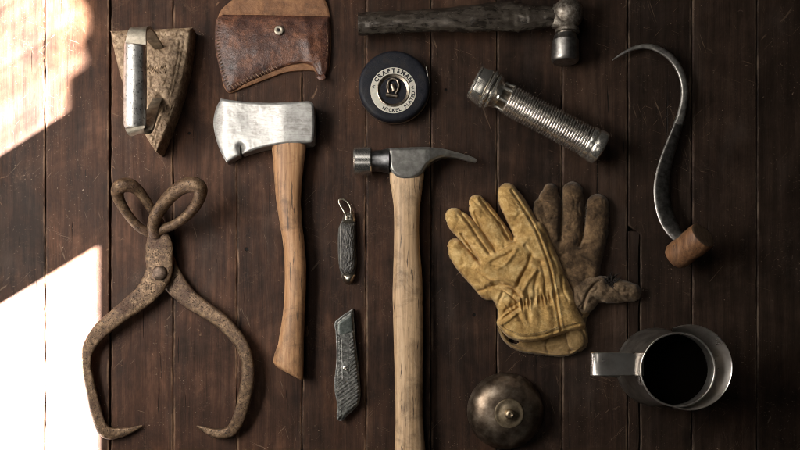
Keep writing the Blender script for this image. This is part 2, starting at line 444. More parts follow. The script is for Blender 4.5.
M['ham_wood'] = wood_handle('pale_hickory', (.27, .165, .085), (.50, .335, .195), (.64, .465, .30))
M['hook_wood'] = wood_handle('worn_orange_wood', (.075, .032, .014), (.22, .104, .048), (.38, .205, .100))
M['polished'] = metal_mat('polished_hammer_steel', (.54, .52, .48), (.66, .64, .60), (.76, .74, .70), (.20, .30), 60, None, .5, 0, .95)
M['satin'] = metal_mat('satin_hammer_steel', (.22, .21, .195), (.32, .31, .29), (.44, .425, .40), (.28, .42), 150, (.16, .11, .08), .66, .15, .75)
M['neckdark'] = metal_mat('dark_neck_steel', (.13, .13, .135), (.24, .24, .245), (.36, .36, .36), (.28, .45), 180, None, .5, .25)
M['sheath'] = leather_mat('oiled_brown_leather', (.018, .008, .007), (.078, .032, .021), (.20, .085, .045), (.38, .25, .17), (.28, .54), .42)
M['sheath_back'] = leather_mat('raw_tan_leather', (.085, .036, .014), (.19, .086, .036), (.29, .142, .064), (.45, .30, .18), (.6, .8))
M['thread'] = plain('pale_thread', (.21, .135, .085), .8)
M['eyelet'] = metal_mat('cream_eyelet', (.30, .255, .20), (.42, .365, .29), (.50, .45, .37), (.4, .55), 400, None, .5, .1, .5)
M['black'] = plain('black_recess', (.008, .007, .006), .8)
M['wrap'] = None
M['peen'] = metal_mat('rusted_peen_steel', (.09, .072, .055), (.24, .205, .17), (.46, .42, .37), (.32, .55), 240, (.09, .055, .036), .55, 1.0, .8, 420)
M['peen_face'] = metal_mat('worn_face_steel', (.22, .205, .19), (.36, .34, .32), (.52, .50, .47), (.28, .45), 170, (.12, .09, .07), .62, .3)
M['case'] = leather_mat('black_case_leather', (.006, .007, .011), (.012, .013, .019), (.026, .023, .022), (.12, .10, .08), (.42, .65), .3, 1400)
M['case'].node_tree.nodes['Principled BSDF'].inputs['Specular IOR Level'].default_value = .22
M['ring'] = plain('cream_dial', (.60, .57, .49), .5)
M['ink'] = plain('black_ink', (.02, .02, .022), .6)
M['bronze'] = metal_mat('bronzed_dial', (.15, .12, .09), (.31, .26, .205), (.50, .44, .36), (.26, .42), 320, None, .5, .3)
M['chrome'] = metal_mat('nickel_plate', (.70, .67, .60), (.80, .77, .70), (.88, .85, .79), (.17, .30), 70, (.25, .2, .15), .70, 0, .92)
M['ribs'] = metal_mat('ribbed_nickel', (.58, .54, .48), (.70, .66, .60), (.80, .76, .70), (.22, .28), 40, None, .5, 0, .92)
M['knife_scale'] = None
M['bolster'] = metal_mat('nickel_bolster', (.42, .38, .31), (.58, .53, .44), (.68, .63, .54), (.22, .4), 300, None, .5, .15)
M['util'] = metal_mat('grey_cast_alloy', (.065, .065, .06), (.145, .145, .135), (.30, .30, .28), (.34, .54), 260, (.05, .047, .043), .56, .4, .75)
M['util_dark'] = metal_mat('dark_alloy_plate', (.045, .052, .048), (.085, .096, .088), (.15, .16, .148), (.35, .5), 200, None, .5, .25, .7)
M['glove'] = suede_mat('yellow_work_suede', (.29, .165, .052), (.49, .305, .108), (.70, .495, .225), (.20, .118, .045), .42)
M['glove_back'] = suede_mat('grimy_grey_suede', (.045, .027, .014), (.115, .070, .036), (.23, .145, .075), (.026, .017, .010))
M['glove_thumb'] = suede_mat('tan_grey_suede', (.065, .042, .024), (.155, .103, .060), (.29, .205, .125), (.035, .024, .015))
M['glove_in'] = suede_mat('inner_suede', (.13, .08, .03), (.25, .16, .065), (.36, .24, .11), (.08, .05, .025))
M['seam'] = plain('seam_thread', (.30, .22, .11), .85)
M['seam_dark'] = plain('dark_seam_thread', (.045, .030, .018), .9)
M['fray'] = plain('frayed_thread', (.020, .015, .012), .9)
M['bell'] = metal_mat('tarnished_bell_bronze', (.075, .052, .036), (.185, .14, .102), (.36, .295, .23), (.24, .50), 85, (.085, .045, .024), .55, .3, .9)
M['bell_cap'] = metal_mat('brassy_cap', (.22, .165, .105), (.42, .33, .22), (.56, .46, .33), (.34, .5), 160, (.12, .08, .05), .6, .25)
M['tin'] = metal_mat('dull_tinplate', (.20, .18, .16), (.33, .305, .275), (.47, .44, .40), (.28, .46), 60, None, .60, .12, .92)
M['tin_bright'] = metal_mat('bright_tinplate', (.52, .48, .44), (.68, .64, .60), (.80, .77, .73), (.22, .36), 50, None, .62, .06, .92)
n_ = NT('black_coffee'); M['coffee'] = n_.out((.0015, .0011, .0008), .12, 0, .08)
M['hook_steel'] = metal_mat('dark_hook_steel', (.11, .102, .094), (.24, .225, .208), (.40, .38, .35), (.26, .42), 170, (.07, .05, .04), .62, .2)
M['hook_bright'] = metal_mat('rubbed_hook_steel', (.20, .188, .172), (.37, .35, .322), (.58, .555, .515), (.27, .42), 170, None, .5, .15, .8)
M['handle_end'] = wood_handle('grey_end_grain', (.07, .045, .028), (.14, .092, .058), (.22, .15, .10))
def wrap_mat():
    n = NT('worn_tape_wrap')
    a = n.noise(130, 6, .65, .5, n.map((.5, 1, 1))); b = n.noise(50, 4, .6)
    col = n.ramp(a, [(.36, (.032, .025, .019)), (.5, (.082, .067, .054)), (.66, (.165, .14, .115))])
    n.bump(n.math('ADD', a, n.math('MULTIPLY', n.noise(500, 4), .35)), .5, .0012)
    return n.out(col, n.math('ADD', n.math('MULTIPLY', b, .20), .15), .5, 1.0)
M['wrap'] = wrap_mat()
def scale_mat():
    n = NT('jigged_black_scales')
    c = n.voro(520, vec=n.map((1, .55, 1))); k = n.noise(700, 4)
    col = n.ramp(c, [(.1, (.012, .011, .010)), (.6, (.045, .042, .038)), (.9, (.14, .13, .115))])
    n.bump(n.math('ADD', c, n.math('MULTIPLY', k, .4)), .9, .0012)
    return n.out(col, .5, 0, .5)
M['knife_scale'] = scale_mat()

# ------------------------------------------------------------------ table top
def boards():
    mb = MB(); pid = []; falloff_tone = []; rim = []
    seams = [-275, -211, -147, -83, -19, 45, 110, 173, 237, 302, 366, 431, 497, 562, 628, 692, 757, 821, 885, 949, 1013, 1077]
    gapw = {110: 2.3, 45: .9, 173: .8, 237: .9, 302: 1.1, 366: .6, 431: .7, 497: .9, 562: .8, 628: 1.3, 692: 1.3, 757: .8}
    ys = np.linspace(-220, 690, 183)
    def strip(k, xl, xr, ylist, dz, tn):
        base = len(mb.v); m = None; rows = []
        e1 = vnoise(ylist, ylist*0+k*9.1, .03, k, 3)*.5 + vnoise(ylist, ylist*0+k*3.3, .25, k, 2)*.25
        e2 = vnoise(ylist, ylist*0+k*5.7, .03, k+.5, 3)*.5 + vnoise(ylist, ylist*0+k*7.7, .25, k, 2)*.25
        for i, y in enumerate(ylist):
            a = xl(y)+e1[i]; b = xr(y)+e2[i]
            bv = .9+.5*mn.noise(Vector((y*.05, k*3.3, 1)))
            sec = [(a, -14), (a, -bv*1.0), (a+bv*.35, -bv*.35), (a+bv, 0)] + [(a+(b-a)*t, 0.0) for t in (.035, .2, .4, .6, .8, .965)] + [(b-bv, 0), (b-bv*.35, -bv*.35), (b, -bv*1.0), (b, -14)]
            m = len(sec)
            rows.append([P(x, y, 0)+Vector((0, 0, z*.001+(dz if z > -10 else 0))) for x, z in sec])
        vs = [v for r in rows for v in r]
        fs = []
        for i in range(len(rows)-1):
            for j in range(m-1): fs.append((i*m+j, (i+1)*m+j, (i+1)*m+j+1, i*m+j+1))
        fs.append(tuple(range(m))); fs.append(tuple((len(rows)-1)*m+j for j in range(m))[::-1])
        mb.add(vs, fs)
        rim.extend(([0, .8, 1, 1, .0] + [0]*4 + [.0, 1, 1, .8, 0])*len(rows)); pid.extend([float(k)]*len(vs)); falloff_tone.extend([tn]*len(vs))
    for i in range(len(seams)-1):
        a, b = seams[i], seams[i+1]
        ga, gb = gapw.get(a, .8)/2, gapw.get(b, .8)/2
        tn = float(np.clip((a-200)/420, 0, 1))*.9 + .1*random.random()  # rises to the right, so light falloff goes into the board colour
        dz = -random.random()*.0005
        if a == 628:
            strip(i, lambda y: a+ga+12.0*np.clip((y-226)/7, 0, 1), lambda y: b-gb, ys, dz, tn)
            strip(i+40, lambda y: a+ga+.2, lambda y: a+11.6+.5*math.sin(y*.09), np.linspace(231, 690, 90), dz-.0004, tn)
        else:
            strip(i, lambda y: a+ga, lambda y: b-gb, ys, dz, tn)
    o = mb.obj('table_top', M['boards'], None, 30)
    for nm, arr in (('board', pid), ('falloff_tone', falloff_tone), ('rim', rim)):
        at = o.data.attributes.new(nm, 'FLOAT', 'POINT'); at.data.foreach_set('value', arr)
    tag(o, kind='structure')
    p0 = P(-275, 690); p1 = P(1077, -220)
    u = MB().add(*box((p0.x, p0.y, -.030), (p1.x, p1.y, -.0142))).obj('table_underside', M['under'], None, smooth=False)
    tag(u, kind='structure')
boards()

# the wall with its two openings, left of the picture, that lets the low light in
def window():
    def at(px, py, x=WALL_X):
        p = P(px, py); t = (x-LPOS.x)/(p.x-LPOS.x); return LPOS+(p-LPOS)*t
    head = at(97, 300, WALL_X-.025).z
    yl0 = at(97, 247).y                       # upper edge of the lower bright patch
    yu1 = at(68, 111, WALL_X-.025).y                       # lower edge of the upper one
    y_lo, y_hi = at(60, 640).y, at(60, -160).y
    sill = .035; x1 = WALL_X; x0 = WALL_X-.025
    mb = MB()
    mb.add(*box((x0, -1.4, -.03), (x1, 1.5, sill)))
    mb.add(*box((x0, -1.4, head), (x1, 1.5, 1.5)))
    mb.add(*box((x0, -1.4, sill), (x1, y_lo, head)))
    mb.add(*box((x0, yl0, sill), (x1, yu1, head)))
    mb.add(*box((x0, y_hi, sill), (x1, 1.5, head)))
    tag(mb.obj('wall', M['wall'], None, smooth=False), kind='structure')
    # added unseen blocker, hem shaped to throw the wavy edge of the upper patch
    xa = WALL_X-.30
    prof = [(74, -60), (82, -20), (79, 0), (87, 14), (89, 28), (86, 38), (81, 43), (84, 55), (87, 66), (84, 74), (78, 78), (70, 77), (68, 84), (68.5, 98), (68, 125), (72, 160)]
    pr = catmull(prof, 5)
    vs = []; 
    for px, py in pr:
        q = at(px, py, xa); vs.append((xa, q.y, q.z)); vs.append((xa, q.y, q.z+.5)); vs.append((xa-.004, q.y, q.z)); vs.append((xa-.004, q.y, q.z+.5))
    fs = []
    for i in range(len(pr)-1):
        a = i*4; b = a+4; fs += [(a, b, b+1, a+1), (a+2, a+3, b+3, b+2), (a, a+2, b+2, b)]
    q0, q1 = at(60, -170, WALL_X-.05), at(60, 135, WALL_X-.05); vs2 = []; fs2 = []
    for i in range(121):
        y = q1.y-.02+(q0.y-q1.y+.02)*i/120; xx = WALL_X-.05+.006*math.sin(i*.55)+.003*math.sin(i*1.37); vs2 += [(xx, y, .02), (xx, y, .55)]
        if i: fs2.append((2*i-2, 2*i, 2*i+1, 2*i-1))
    tag(MB().add(vs2, fs2).obj('sheer_curtain', M['sheer'], None), kind='structure')
    tag(MB().add(vs, fs).obj('patch_edge_blocker', M['wall'], None, smooth=False), kind='structure')
window()

# ------------------------------------------------------------------ flat iron
def flat_iron():
    t = thing('flat_iron', 'rusty tan flat iron with a worn silver grip, pointed end down, above the ice tongs', 'flat iron', (155, 85))
    out = [(111, 32), (113, 31.2), (150, 29.8), (189, 27.8), (191, 29.5), (190, 45), (187.5, 62), (184, 79), (178.5, 99), (172, 118), (165, 136), (158.5, 151), (156.5, 152.5), (154.5, 150),
           (147, 138), (138, 121), (129, 100), (121.5, 79), (116, 58), (112.5, 42)]
    def zt(x, y, d):
        z = 26 - 3.0*np.exp(-(d/1.5)**2)
        z = z + .9*vnoise(x, y, .42, 3, 4) + .5*vnoise(x, y, .08, 8, 3)
        z = z - 1.1*np.exp(-((d-6.5)/1.3)**2)*(x > 146) - .9*np.exp(-((d-10)/1.1)**2)*(x > 150)
        # hollows round the two feet of the strap, and worn casting marks
        for cx, cy, r, k in ((160, 47, 5, 3.5), (161, 99, 5.5, 4)): z = z - k*np.exp(-(((x-cx)**2+(y-cy)**2)/r**2))
        m = (np.abs(y-69.5) < 3.6) & (x > 143) & (x < 167)
        z = z - np.where(m, .9*(np.sin(x*2.1)*np.sin(y*1.6+x*.4) > .15), 0)
        m = (np.abs(x-152.5) < 2.2) & (np.abs(y-81.5) < 4.5); z = z - np.where(m, .9, 0)
        m = (x > 152) & (y > 100); z = z - np.where(m, .8*np.maximum(0, np.sin((x-y*-.42)*1.25)), 0)
        return z
    hf(out, 1.1, zt, smooth=2).obj('body', M['iron_cast'], t, 45)
    # strap: a flat band bent into a C that carries the grip
    def band(path, wv, thick):
        pts = catmull([tuple(V(*p)) for p in path], 6); mb = MB(); vs = []
        n = len(pts)
        for i, p in enumerate(pts):
            T = Vector(pts[min(i+1, n-1)]-pts[max(i-1, 0)]).normalized(); W = Vector((1, .05, 0)); W = (W-T*W.dot(T)).normalized(); Nn = T.cross(W)
            ww = np.interp(i/(n-1), [0, 1], wv)*S/2; th = thick*.0005
            for a, b in ((-1, -1), (1, -1), (1, 1), (-1, 1)): vs.append(Vector(p)+W*a*ww+Nn*b*th)
        fs = []
        for i in range(n-1):
            for k in range(4): fs.append((i*4+k, i*4+(k+1) % 4, (i+1)*4+(k+1) % 4, (i+1)*4+k))
        fs += [(3, 2, 1, 0), tuple((n-1)*4+k for k in range(4))]
        return mb.add(vs, fs)
    band([(159, 47.5, 23), (154, 41, 42), (148.5, 33.5, 62), (143.0, 28.4, 79), (139, 29.5, 87), (137, 35, 89.5), (136, 44, 89.5)], (9, 18.5), 3.2).obj('strap', M['iron_strap'], t, 30)
    band([(158, 99, 23), (154, 108, 40), (149.5, 120, 58), (145.5, 130, 72), (140, 132.6, 80), (136.5, 131, 84), (135, 127, 86)], (9, 18), 3.2).obj('strap', M['iron_strap'], t, 30)
    A, B = V(135.6, 41.5, 77), V(135, 130, 75)
    ln = (B-A).length; r = 9.9*S
    lathe([(0, r*.55), (.0008, r*.86), (.003, r*.95), (.006, r), (ln*.5, r*1.03), (ln-.006, r), (ln-.003, r*.96), (ln-.001, r*.85), (ln, r*.5)], A, B-A, 40,
          fn=lambda tt, th: 1+.012*mn.noise(Vector((tt*300, math.cos(th)*2, math.sin(th)*2)))).obj('grip', M['iron_grip'], t, 40)
flat_iron()

# ------------------------------------------------------------------ axe sheath
def sheath():
    t = thing('axe_sheath', 'dark brown stitched leather axe cover lying above the hatchet head', 'axe sheath', (272, 45))
    back = [(217, 30), (219, 14), (226, 5), (238, -4), (252, -13), (285, -17), (318, -8), (326, 2), (329.5, 14), (331, 40), (329.5, 66), (325, 76), (318, 75), (313.5, 70.5), (300, 70.5), (286, 72), (270, 77.5), (240, 89), (229, 92.5), (222, 80)]
    hf(back, 1.6, lambda x, y, d: 4.2 - 1.1*np.exp(-(d/1.0)**2) + .5*vnoise(x, y, .05, 2, 3) + .25*vnoise(x, y, .3, 5, 3) + 2.0*np.clip((14-y)/20, 0, 1)).obj('back_panel', M['sheath_back'], t)
    front = [(215.5, 24), (217, 18.5), (221, 15.6), (228, 14.6), (270, 15.2), (310, 16.0), (326, 16.6), (329.5, 18.5), (330, 42), (329, 60), (327.8, 70), (324, 77), (319.5, 77), (316.5, 73), (314.5, 68), (311, 64.6), (302, 62.6), (288.6, 65), (269.6, 72.6), (255, 79), (242, 85.4), (233, 91), (228.5, 91.8), (225.5, 88), (222, 78), (218.8, 66), (216, 53), (214.8, 40)]
    line = [(328, 18), (221, 19), (217.5, 40), (222, 67), (229, 88.5), (243, 82.5), (272, 69.5)]
    def zt(x, y, d):
        p = np.stack([x, y], 1)
        z = 6.0 + 6.5*(1-np.exp(-d/14)) - 1.0*np.exp(-(d/1.1)**2) + .9*vnoise(x, y, .03, 2, 3) + .35*vnoise(x, y, .15, 7, 3)
        z = z - .55*np.exp(-((d-4)/.9)**2)*((x < 232) | (y > 62) )
        z = z + 2.5*np.exp(-(((x-300)/16)**2+((y-64)/7)**2))
        z = z + 1.6*np.exp(-((x-(308+.12*(y-40)))/5)**2)*np.exp(-((y-48)/22)**2)
        return z
    f = hf(front, 1.3, zt, lambda x, y, d: 4.6+0*x).obj('front_panel', M['sheath'], t, 50)
    # stitches along the curved and lower edges
    mb = MB(); st = resample(catmull([(219, 20), (217.2, 40), (220.8, 64), (227.5, 86), (231, 87.8), (243, 81.8), (262, 73.4), (276, 67.5)], 10), 3.4, False)
    nrm = np.gradient(st, axis=0); nrm /= np.linalg.norm(nrm, axis=1)[:, None]
    for (x, y), (tx, ty) in zip(st, nrm):
        mb.add(*(lambda m: (m.v, m.f))(tube([V(x+ty*2.4-tx*.3, y-tx*2.4, 7.0), V(x+ty*1.0, y-tx*1.0, 8.3), V(x-ty*.8+tx*.6, y+tx*.8+ty*.6, 8.9), V(x-ty*1.9+tx*.9, y+tx*1.9, 8.2)],   .00046, 6)))
    mb.obj('stitching', M['thread'], t)
    mb = MB(); st = resample(catmull([(327, 22), (327.6, 45), (326.5, 62)], 10), 4.5, False)
    for x, y in st: mb.add(*(lambda m: (m.v, m.f))(tube([V(x, y, 6.9), V(x+.1, y+1, 7.6), V(x, y+2.1, 6.9)], .0004, 6)))
    mb.obj('stitching', M['thread'], t)
    c = V(279, 30.6, 12.2)
    e = lathe([(0, .0052), (.0012, .0055), (.0021, .0047), (.0024, .0036), (.0018, .0022), (.0009, .0018)], c, (0, 0, 1), 32).obj('eyelet', M['eyelet'], t)
    lathe([(0, .0016), (.0012, .0017)], c+Vector((0, 0, .0006)), (0, 0, 1), 20).obj('hole', M['black'], e)
    # little stub strap at the lower right corner
    loft([(318, 76, 2.2, 8, 1.5), (321.5, 78, 2.6, 9, 1.8), (325, 76, 2.4, 9, 1.8)], 4, 10).obj('strap_end', M['sheath'], t)
sheath()

# ------------------------------------------------------------------ hatchet
def hatchet():
    t = thing('hatchet', 'hatchet with bright scoured steel head and curved honey-coloured wooden handle', 'hatchet', (292, 250))
    L = [(272.3, 126), (272, 147), (273.3, 165), (276, 199), (280, 225), (283.3, 246), (284.8, 274), (283.4, 309), (278, 344), (273.6, 359)]
    R = [(305, 126), (306, 147), (303.8, 165), (300.8, 199), (302.4, 225), (304.8, 246), (306.3, 274), (305, 309), (303.8, 344), (303.6, 359)]
    rows = edges_rows(L, R, 13.5, lambda y: np.interp(y, [126, 165, 200, 330, 360], [12, 11.5, 11.5, 12, 13]))
    # last rows follow the slanted knob end
    mb = loft(rows[:-1], 7, 30, .92, perp=(1, 0), cap=False)
    seg = 30; m = len(mb.v)//seg
    # slanted end: continue the section and shear it
    lx, rx = 278, 303.8
    endrows = [(344, 278, 303.8, 12.6, 12.4), (354, 274.6, 303.7, 13, 12.8), (361, 273.2, 303.4, 13, 13), (364, 273.4, 303.2, 13, 12.3), (366, 275.5, 302.2, 13, 11), (367, 279, 300, 13, 8)]
    vs = list(mb.v[:-seg]); fs = [f for f in mb.f if max(f) < len(vs)]
    nb = len(vs)
    cnt = m-1
    for y, l, r, z, h in endrows:
        for k in range(seg):
            th = 2*math.pi*k/seg; c, s = math.cos(th), math.sin(th); c = math.copysign(abs(c)**.92, c); s = math.copysign(abs(s)**.92, s)
            x = (l+r)/2+c*(r-l)/2; shear = np.clip((y-340)/24, 0, 1)*(x-273)*.53
            vs.append(tuple(V(x, y+shear-np.clip((y-340)/24, 0, 1)*1.5, max(.1, z+s*h))))
    tot = cnt+len(endrows)
    for i in range(cnt-1, tot-1):
        for k in range(seg):
            k2 = (k+1) % seg; fs.append((i*seg+k, i*seg+k2, (i+1)*seg+k2, (i+1)*seg+k))
    fs.append(tuple((tot-1)*seg+k for k in range(seg))); fs.append(tuple(range(seg))[::-1])
    finish('handle', vs, fs, M['axe_wood'], t, 50)
    out = [(222, 98.8), (240, 101.3), (267, 102.8), (290, 102.2), (306, 101.2), (311.5, 102.2), (313.6, 106), (314.4, 122), (313.6, 137), (312, 141.5), (307, 142.6), (285, 143.3), (267, 146.2), (252, 150.6), (243.2, 153.8), (242.0, 153.6), (241.6, 147.2), (240.9, 145.6), (240.0, 147.2), (239.4, 154.8), (238.4, 155.6), (227.5, 162), (225.6, 161), (221, 152.5), (216.5, 141), (213.8, 128), (213.6, 119), (216, 108), (220.6, 99.4)]
    def th(x, y):
        w = sum(np.interp(x+o, [213, 216, 223.5, 226, 250, 272, 279, 284, 312], [1.2, 5, 13.5, 14.8, 18, 22.2, 25, 26.5, 26.5]) for o in (-2.4, -1.2, 0, 1.2, 2.4))/5
        return w - 2.4*np.exp(-(((x-252)/16)**2+((y-120)/14)**2))
    zc = lambda x: np.interp(x, [213, 284], [11.6, 13.4])
    def zt(x, y, d):
        z = zc(x)+th(x, y)/2 - np.minimum(1.6, th(x, y)*.25)*np.exp(-(d/1.0)**2) + .16*vnoise(x, y, .09, 4, 3) + .10*vnoise(x, y, .4, 4, 2)
        rr = np.hypot((x-241)/1.0, (y-147.5)/1.2); z = z - 3.2*np.exp(-((rr-1.0)/3.0)**2)*(rr < 9)
        return z
    hf(out, .9, zt, lambda x, y, d: zc(x)-th(x, y)/2+.3*np.exp(-d), smooth=3).obj('head', M['axe_steel'], t, 35)
hatchet()

# ------------------------------------------------------------------ ice tongs
def tongs():
    t = thing('ice_tongs', 'rusty iron ice tongs with two finger loops and wide curved claws', 'tongs', (160, 273))
    # arm behind: left loop and right claw
    def arm(rows, pw, nm): return loft(rows, 8, 24, pw)
    rear = [(159, 236, 11, 8, 4), (160, 252, 12.5, 7, 4.6), (166, 270, 12.5, 6, 4.5), (177, 286, 11, 6.5, 4.8), (191, 300, 9.2, 9, 4.8), (207, 311, 8.2, 12, 4.6), (224, 323.5, 7.6, 14, 4.6), (240, 342, 6.8, 16, 4.6), (247.3, 361.5, 6.3, 17, 4.6),
            (247, 385, 6.9, 16, 4.6), (241.5, 410, 6.6, 13, 4.8), (234.5, 427, 6.2, 9, 5), (226, 433.2, 5.6, 7, 4.8), (214, 433, 4.6, 6, 4), (204, 429, 2.6, 5, 2.6), (196.6, 426, .7, 4.5, 1)]
    def rough(k): return lambda u, th, r: 1+.05*mn.noise(Vector((u*22, math.cos(th)*1.2, math.sin(th)*1.2+k)))+.03*mn.noise(Vector((u*90, math.cos(th)*3, math.sin(th)*3+k)))
    loft(rear, 8, 24, .62, fn=rough(3)).obj('arm', M['tong'], t, 50)
    front = [(157.5, 231, 9.5, 17, 4.2), (159, 243, 13, 16.5, 4.4), (159.5, 256, 14, 16, 4.6), (159.5, 269, 13.6, 16, 4.6), (154, 283, 12.6, 15.5, 4.6), (143.5, 296, 11, 15.5, 4.6), (129, 307.5, 9.6, 16, 4.6), (113, 320, 8.6, 17, 4.6), (98, 333.5, 7.8, 13.5, 4.8), (88, 350, 6.2, 11, 5),
             (86.5, 365, 5.3, 10, 5), (89.2, 381, 5.2, 9.5, 5), (94, 403, 5.8, 8.5, 5), (100, 424, 6.2, 7.5, 5), (107, 432.6, 6.5, 7, 4.8), (117, 433.2, 5.4, 6, 4), (129, 430.8, 3.6, 5.5, 3), (142, 425.8, .8, 5, 1)]
    loft(front, 8, 24, .62, fn=rough(7)).obj('arm', M['tong'], t, 50)
    c = V(160, 273, 19.5); lathe([(0, .0088), (.002, .0088), (.0036, .0078), (.0048, .0058), (.0053, .003), (.0054, .0004)], c, (0, 0, 1), 30, fn=lambda q, th: 1+.03*mn.noise(Vector((math.cos(th)*2, math.sin(th)*2, 5)))).obj('rivet', M['rivet'], t, 60)
    def loop(pts, r):
        c = catmull(pts, 7)
        return tube([V(*p) for p in c[:, :3]], list(c[:, 3]*S*1.25), 20)
    # far loop
    loop([(158, 236, 8, 4.4), (148, 232, 12, 4.0), (138.5, 226.5, 17, 3.7), (127.5, 214, 24, 3.7), (119.2, 200, 31, 4.3), (117.6, 190.5, 36, 5.0), (122.5, 185.5, 38, 5.6), (131, 185.6, 35, 5.2), (139, 191.5, 29, 4.4), (147.5, 203, 23, 3.8), (155, 214.5, 17, 3.6), (160, 224, 12, 3.8), (162, 236, 8, 4.0)], 0).obj('finger_loop', M['tong'], t, 80)
    loop([(156, 236, 18, 4.8), (153.6, 227, 24, 4.8), (155.8, 216.5, 29, 4.9), (162, 206, 34, 5.0), (171, 195.5, 41, 5.2), (181.5, 187.4, 48, 5.6), (192, 184.4, 52, 6.0), (199.4, 187.2, 52, 5.6), (200.4, 194, 47, 4.8), (195.6, 205.5, 39, 4.2), (186, 216.5, 32, 3.9), (174.5, 224.5, 26, 3.7), (164.5, 228.6, 21, 3.8), (158, 233, 18, 4.2)], 0).obj('finger_loop', M['tong'], t, 80)
tongs()

# ------------------------------------------------------------------ ball hammer
def peen_hammer():
    t = thing('ball_hammer', 'old ball hammer with lumpy dark wrapped handle lying along the top edge', 'hammer', (465, 20))
    top = [(358, 12), (380, 11.6), (421, 9.4), (445, 7.4), (470, 4.9), (490, 2.4), (505, 1.8), (522, 3.4), (538, 5.6), (556, 7)]
    bot = [(358, 35), (380, 34.6), (421, 32.4), (445, 32.0), (470, 32.6), (490, 32.2), (505, 32.4), (522, 32.2), (538, 29.5), (556, 25.5)]
    rows = [(a[0], (a[1]+b[1])/2, (b[1]-a[1])/2, 14.5, 13.6) for a, b in zip(top, bot)]
    def fn(u, th, r):
        a = math.cos(th), math.sin(th)
        k = 1+.09*mn.noise(Vector((u*9, a[0]*1.3, a[1]*1.3)))+.055*mn.noise(Vector((u*30, a[0]*2.6, a[1]*2.6)))+.012*mn.noise(Vector((u*60, a[0]*5, a[1]*5)))
        k -= .16*math.exp(-((u-.74)/.07)**2)*max(0, math.sin(th+.35))**2 + .10*math.exp(-((u-.63)/.05)**2)*max(0, math.sin(th-.5))**2
        k -= .10*math.exp(-((u-.90)/.05)**2)*max(0, a[1])
        return k
    loft(rows, 16, 36, .95, fn=fn).obj('handle', M['wrap'], t, 60)
    A = V(567.5, -1, 17); ax = Vector((-.006, -1, 0))
    prof = []
    R = 15.6*S
    for a in np.linspace(-88, 52, 18): prof.append((R+R*math.sin(math.radians(a)), R*math.cos(math.radians(a))))
    prof += [(.0355, .0135), (.0385, .0138), (.0400, .0140)]
    lathe(prof, A, ax, 48, fn=lambda q, th: 1+.02*mn.noise(Vector((q*150, math.cos(th)*3, math.sin(th)*3)))).obj('peen', M['peen'], t, 60)
    A2 = A+ax.normalized()*.0465+Vector((-.0015, 0, 0))
    A2 = V(565.3, 40.6, 17)
    r = 13.2*S
    lathe([(-.006, r*.82), (0, r*.93), (.0012, r), (.021, r*1.02), (.0235, r*1.0), (.0255, r*.90), (.026, r*.5)], A2, ax, 48, fn=lambda q, th: 1+.008*mn.noise(Vector((q*200, math.cos(th)*3, math.sin(th)*3)))).obj('face', M['peen_face'], t, 40)
    loft([(551, 15, 11, 15, 11), (558, 17, 13, 16, 13), (566, 24, 10, 16, 13), (567, 34, 9, 16, 10)], 6, 20).obj('eye', M['peen'], t, 60)
peen_hammer()

